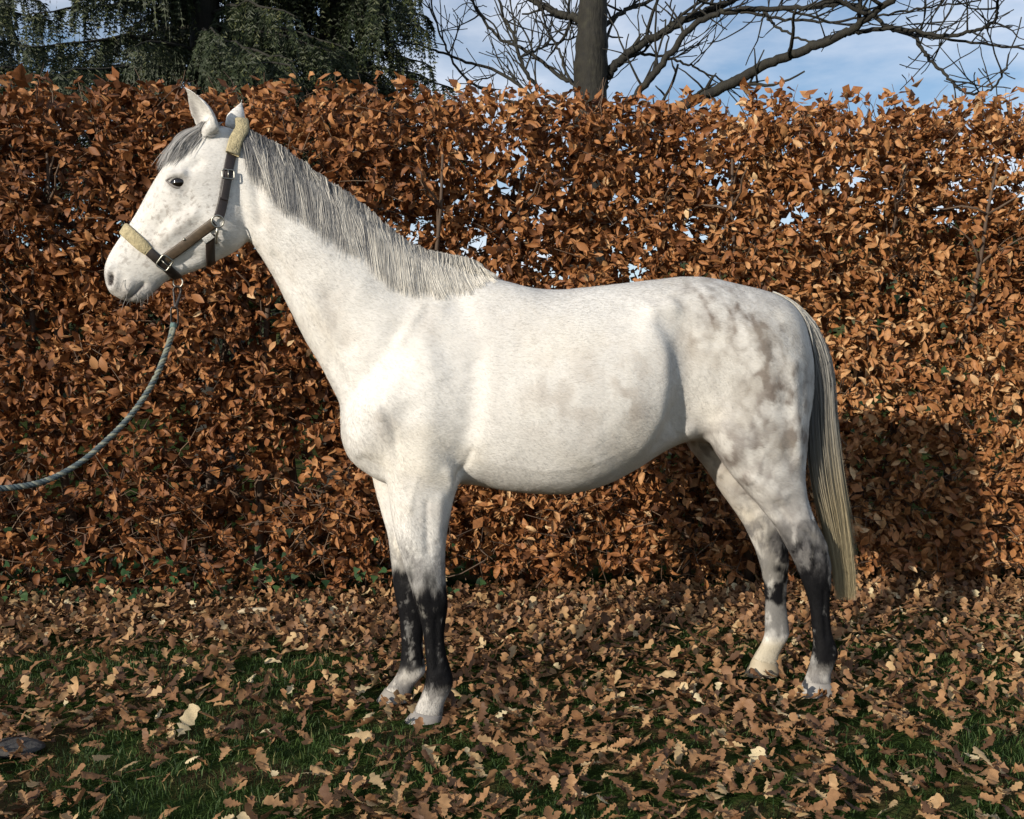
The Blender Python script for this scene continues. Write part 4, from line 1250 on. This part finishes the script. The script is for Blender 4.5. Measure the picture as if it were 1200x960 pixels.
def sidepath(pts, s, off, n=24):
    q = spline([lp(a, b, -.075) for a, b in pts], n); P, Q = [], []
    for x, zz in q:
        h, nn = hit(x, zz, s)
        if h is None: continue
        P.append(h); Q.append(nn)
    P, Q = np.array(P), np.array(Q)
    for _ in range(3):
        P[1:-1] = (P[:-2] + 2 * P[1:-1] + P[2:]) / 4; Q[1:-1] = (Q[:-2] + 2 * Q[1:-1] + Q[2:]) / 4
    return P + Q * off, Q
# noseband: fleece over the nose, dark leather below
nc, nd = (172, 292), (-30, -27)
P, Q = loop(nc, nd, -112, 112, .002, 60); k = np.linspace(-1, 1, len(P))
part('nose_pad', M['fleece'], ribbon(P, Q, .046 * (1 - .25 * np.abs(k) ** 6), .013 * (1 - .5 * np.abs(k) ** 8)))
P, Q = loop(nc, nd, 100, 260, .003, 60)
part('noseband', M['leather'], ribbon(P, Q, .034, .006))
# cheek straps, each side
for s in (-1, 1):
    P, Q = sidepath([(192, 303), (212, 290), (234, 274), (252, 262)], s, .004)
    part('cheek_strap', M['tan'], ribbon(P, Q, .036, .006))
    # buckle strap up to the poll
    P, Q = sidepath([(257, 256), (261, 240), (265, 215), (269, 190), (272, 176)], s, .004)
    part('crown_strap', M['leather'], ribbon(P, Q, .034, .006))
    P, Q = sidepath([(262, 236), (266, 212), (268, 200)], s, .011)
    part('billet_strap', M['leather'], ribbon(P, Q, .028, .005))
P, Q = sidepath([(271, 182), (275, 168), (280, 156), (283, 151)], -1, .003, 20)
P2_, Q2_ = sidepath([(271, 182), (275, 168), (280, 156), (283, 151)], 1, .003, 20)
top = lp(283, 144); mid = np.array([[top[0], y, top[1] + .004 - 2.2 * y * y] for y in np.linspace(-.022, .022, 5)])
PP = np.concatenate([P, mid, P2_[::-1]]); QQ = np.concatenate([Q, np.tile([[0, 0, 1.0]], (5, 1)), Q2_[::-1]])
for _ in range(5):
    PP[1:-1] = (PP[:-2] + 2 * PP[1:-1] + PP[2:]) / 4; QQ[1:-1] = (QQ[:-2] + 2 * QQ[1:-1] + QQ[2:]) / 4
QQ /= np.linalg.norm(QQ, axis=1)[:, None]
part('crown_pad', M['fleece'], ribbon(PP + QQ * .006, QQ, .048, .014))
# throat strap under the jaw
P, Q = loop((250, 270), (-3, 40), -75, 75, .003, 50)
part('throat_strap', M['leather'], ribbon(P, Q, .032, .006))
# metal: rings, buckles, snap
def torus(c, nrm, R_, r, sq=None, up=(0, 0, 1)):
    nrm = np.asarray(nrm, float); nrm /= np.linalg.norm(nrm); u = np.cross(up, nrm); u /= np.linalg.norm(u); v = np.cross(nrm, u)
    n = 28; P = []
    for a in np.arange(n + 1) * 2 * math.pi / n:
        x, y = math.cos(a), math.sin(a)
        if sq: x = np.sign(x) * abs(x) ** .35; y = np.sign(y) * abs(y) ** .35; x *= sq[0]; y *= sq[1]
        else: x *= R_; y *= R_
        P.append(np.asarray(c) + u * x + v * y)
    return tube_arrays(P, r, 8, False)
for s in (-1, 1):
    h, nn = hit(*lp(255.5, 260, -.09), s); part('ring', M['metal'], torus(h + nn * .013, nn, .0205, .0032))
    h, nn = hit(*lp(193, 307, -.06), s)
    part('buckle', M['metal'], torus(h + nn * .013, nn, 0, .0030, (.021, .024), (.55, 0, .8)), tube_arrays([h + nn * .015 + np.array([-.012, 0, .012]), h + nn * .016 + np.array([.012, 0, -.012])], .002, 6))
    h, nn = hit(*lp(266.5, 206, -.08), s)
    part('buckle', M['metal'], torus(h + nn * .017, nn, 0, .0028, (.021, .016)), tube_arrays([h + nn * .019 + np.array([0, 0, .014]), h + nn * .019 + np.array([0, 0, -.014])], .002, 6))
    h0, n0 = hit(*lp(255, 266, -.09), s); h1, n1_ = hit(*lp(253, 283, -.09), s)
    part('snap_hook', M['metal'], tube_arrays(spline([h0 + n0 * .013, (h0 + h1) / 2 + n0 * .018, h1 + n1_ * .012], 12), [.003, .004, .0055, .006, .006, .005, .004, .004, .005, .006, .005, .004], 8))
h, nn = hit(*lp(215.5, 279.5, -.09), -1)
part('stud', M['metal'], tube_arrays([h + nn * .004, h + nn * .012], [.006, .004], 10))
P, Q = sidepath([(239, 282), (244, 279), (250, 275)], -1, .010, 8)
t_ = part('maker_tag', M['tagm'], ribbon(P, Q, .022, .002)); 
chin = lp(208.5, 327)
part('ring', M['metal'], torus(np.array([chin[0], 0, chin[1] - .012]), (.3, 1, 0), .018, .003))
tag(halter, 'dark leather halter with pale fleece pads buckled on the horse head', 'halter')

# ------------------------------------------------------------------ lead rope
lr0 = np.array([lp(203, 346)[0], 0, lp(203, 346)[1]])
lead = empty('lead_rope', tuple(h2w(lr0)), HYAW2)
def px3(px_, py_, y): q = lp(px_, py_, y); return np.array([q[0], y, q[1]])
snap_top = px3(207, 337, -.002); snap_bot = px3(205, 362, -.015); eye_top = px3(204, 381, -.03)
a = Acc()
Vt, Ft = tube_arrays(spline([snap_top + [.004, 0, .006], snap_top + [.014, 0, -.004], snap_top + [.012, 0, -.025], snap_bot], 16), np.r_[np.full(10, .0042), np.linspace(.005, .0075, 6)], 8); a.add(Vt - lr0, Ft)
Vt, Ft = tube_arrays(spline([snap_top + [.004, 0, .006], snap_top + [-.010, 0, -.004], snap_top + [-.010, 0, -.025], snap_bot], 16), .0040, 8); a.add(Vt - lr0, Ft)
link('snap_hook', a.mesh('lead_snap', [M['leather']]), lead)
a = Acc()
Vt, Ft = torus((snap_bot + eye_top) / 2, (0, 1, .1), 0, .0035, (.012, np.linalg.norm(eye_top - snap_bot) / 2 + .004)); a.add(Vt - lr0, Ft)
link('swivel', a.mesh('lead_swivel', [M['leather']]), lead)
ctr = spline([px3(204, 379, -.03), px3(200, 396, -.035), px3(193, 417, -.045), (px3(183, 441, -.06)), px3(168, 467, -.075), px3(148, 493, -.095), px3(122, 519, -.12), px3(90, 545, -.15),
              px3(52, 564, -.19), px3(10, 572, -.23), px3(-40, 573, -.28), px3(-100, 566, -.34), px3(-160, 550, -.40)], 300)
T, Nn, B = frames(ctr)
arc = np.r_[0, np.cumsum(np.linalg.norm(np.diff(ctr, axis=0), axis=1))]
a = Acc()
for k in range(3):
    ph = arc / .042 * 2 * math.pi + k * 2 * math.pi / 3
    rr = np.where(np.arange(300) < 10, .006, .0050)
    Q = ctr + (Nn * np.cos(ph)[:, None] + B * np.sin(ph)[:, None]) * rr[:, None]
    Vt, Ft = tube_arrays(Q - lr0, .0062, 7); a.add(Vt, Ft, np.repeat(np.clip(.25 + .35 * k + .25 * (rng.random(300) - .5) + np.linspace(.35, -.25, 300), 0, 1), 7).tolist() + [.4, .4])
link('rope', a.mesh('rope', [M['rope']]), lead)
a = Acc()
Vt, Ft = tube_arrays(ctr[0:9] - lr0, [.009, .0115, .012, .0125, .012, .0125, .012, .0115, .010], 12); a.add(Vt, Ft)
link('whipping', a.mesh('whipping', [M['teal']]), lead)
a = Acc()
for s in (-1, 1):
    Vt, Ft = tube_arrays(ctr[8:24:3] + Nn[8:24:3] * s * np.array([.004, .010, .011, .009, .006, .002])[:, None] - lr0, .0065, 8); a.add(Vt, Ft, .9)
link('rope_eye', a.mesh('rope_eye', [M['rope']]), lead)
tag(lead, 'blue green braided lead rope hanging from the halter and sagging to the left edge', 'lead rope')
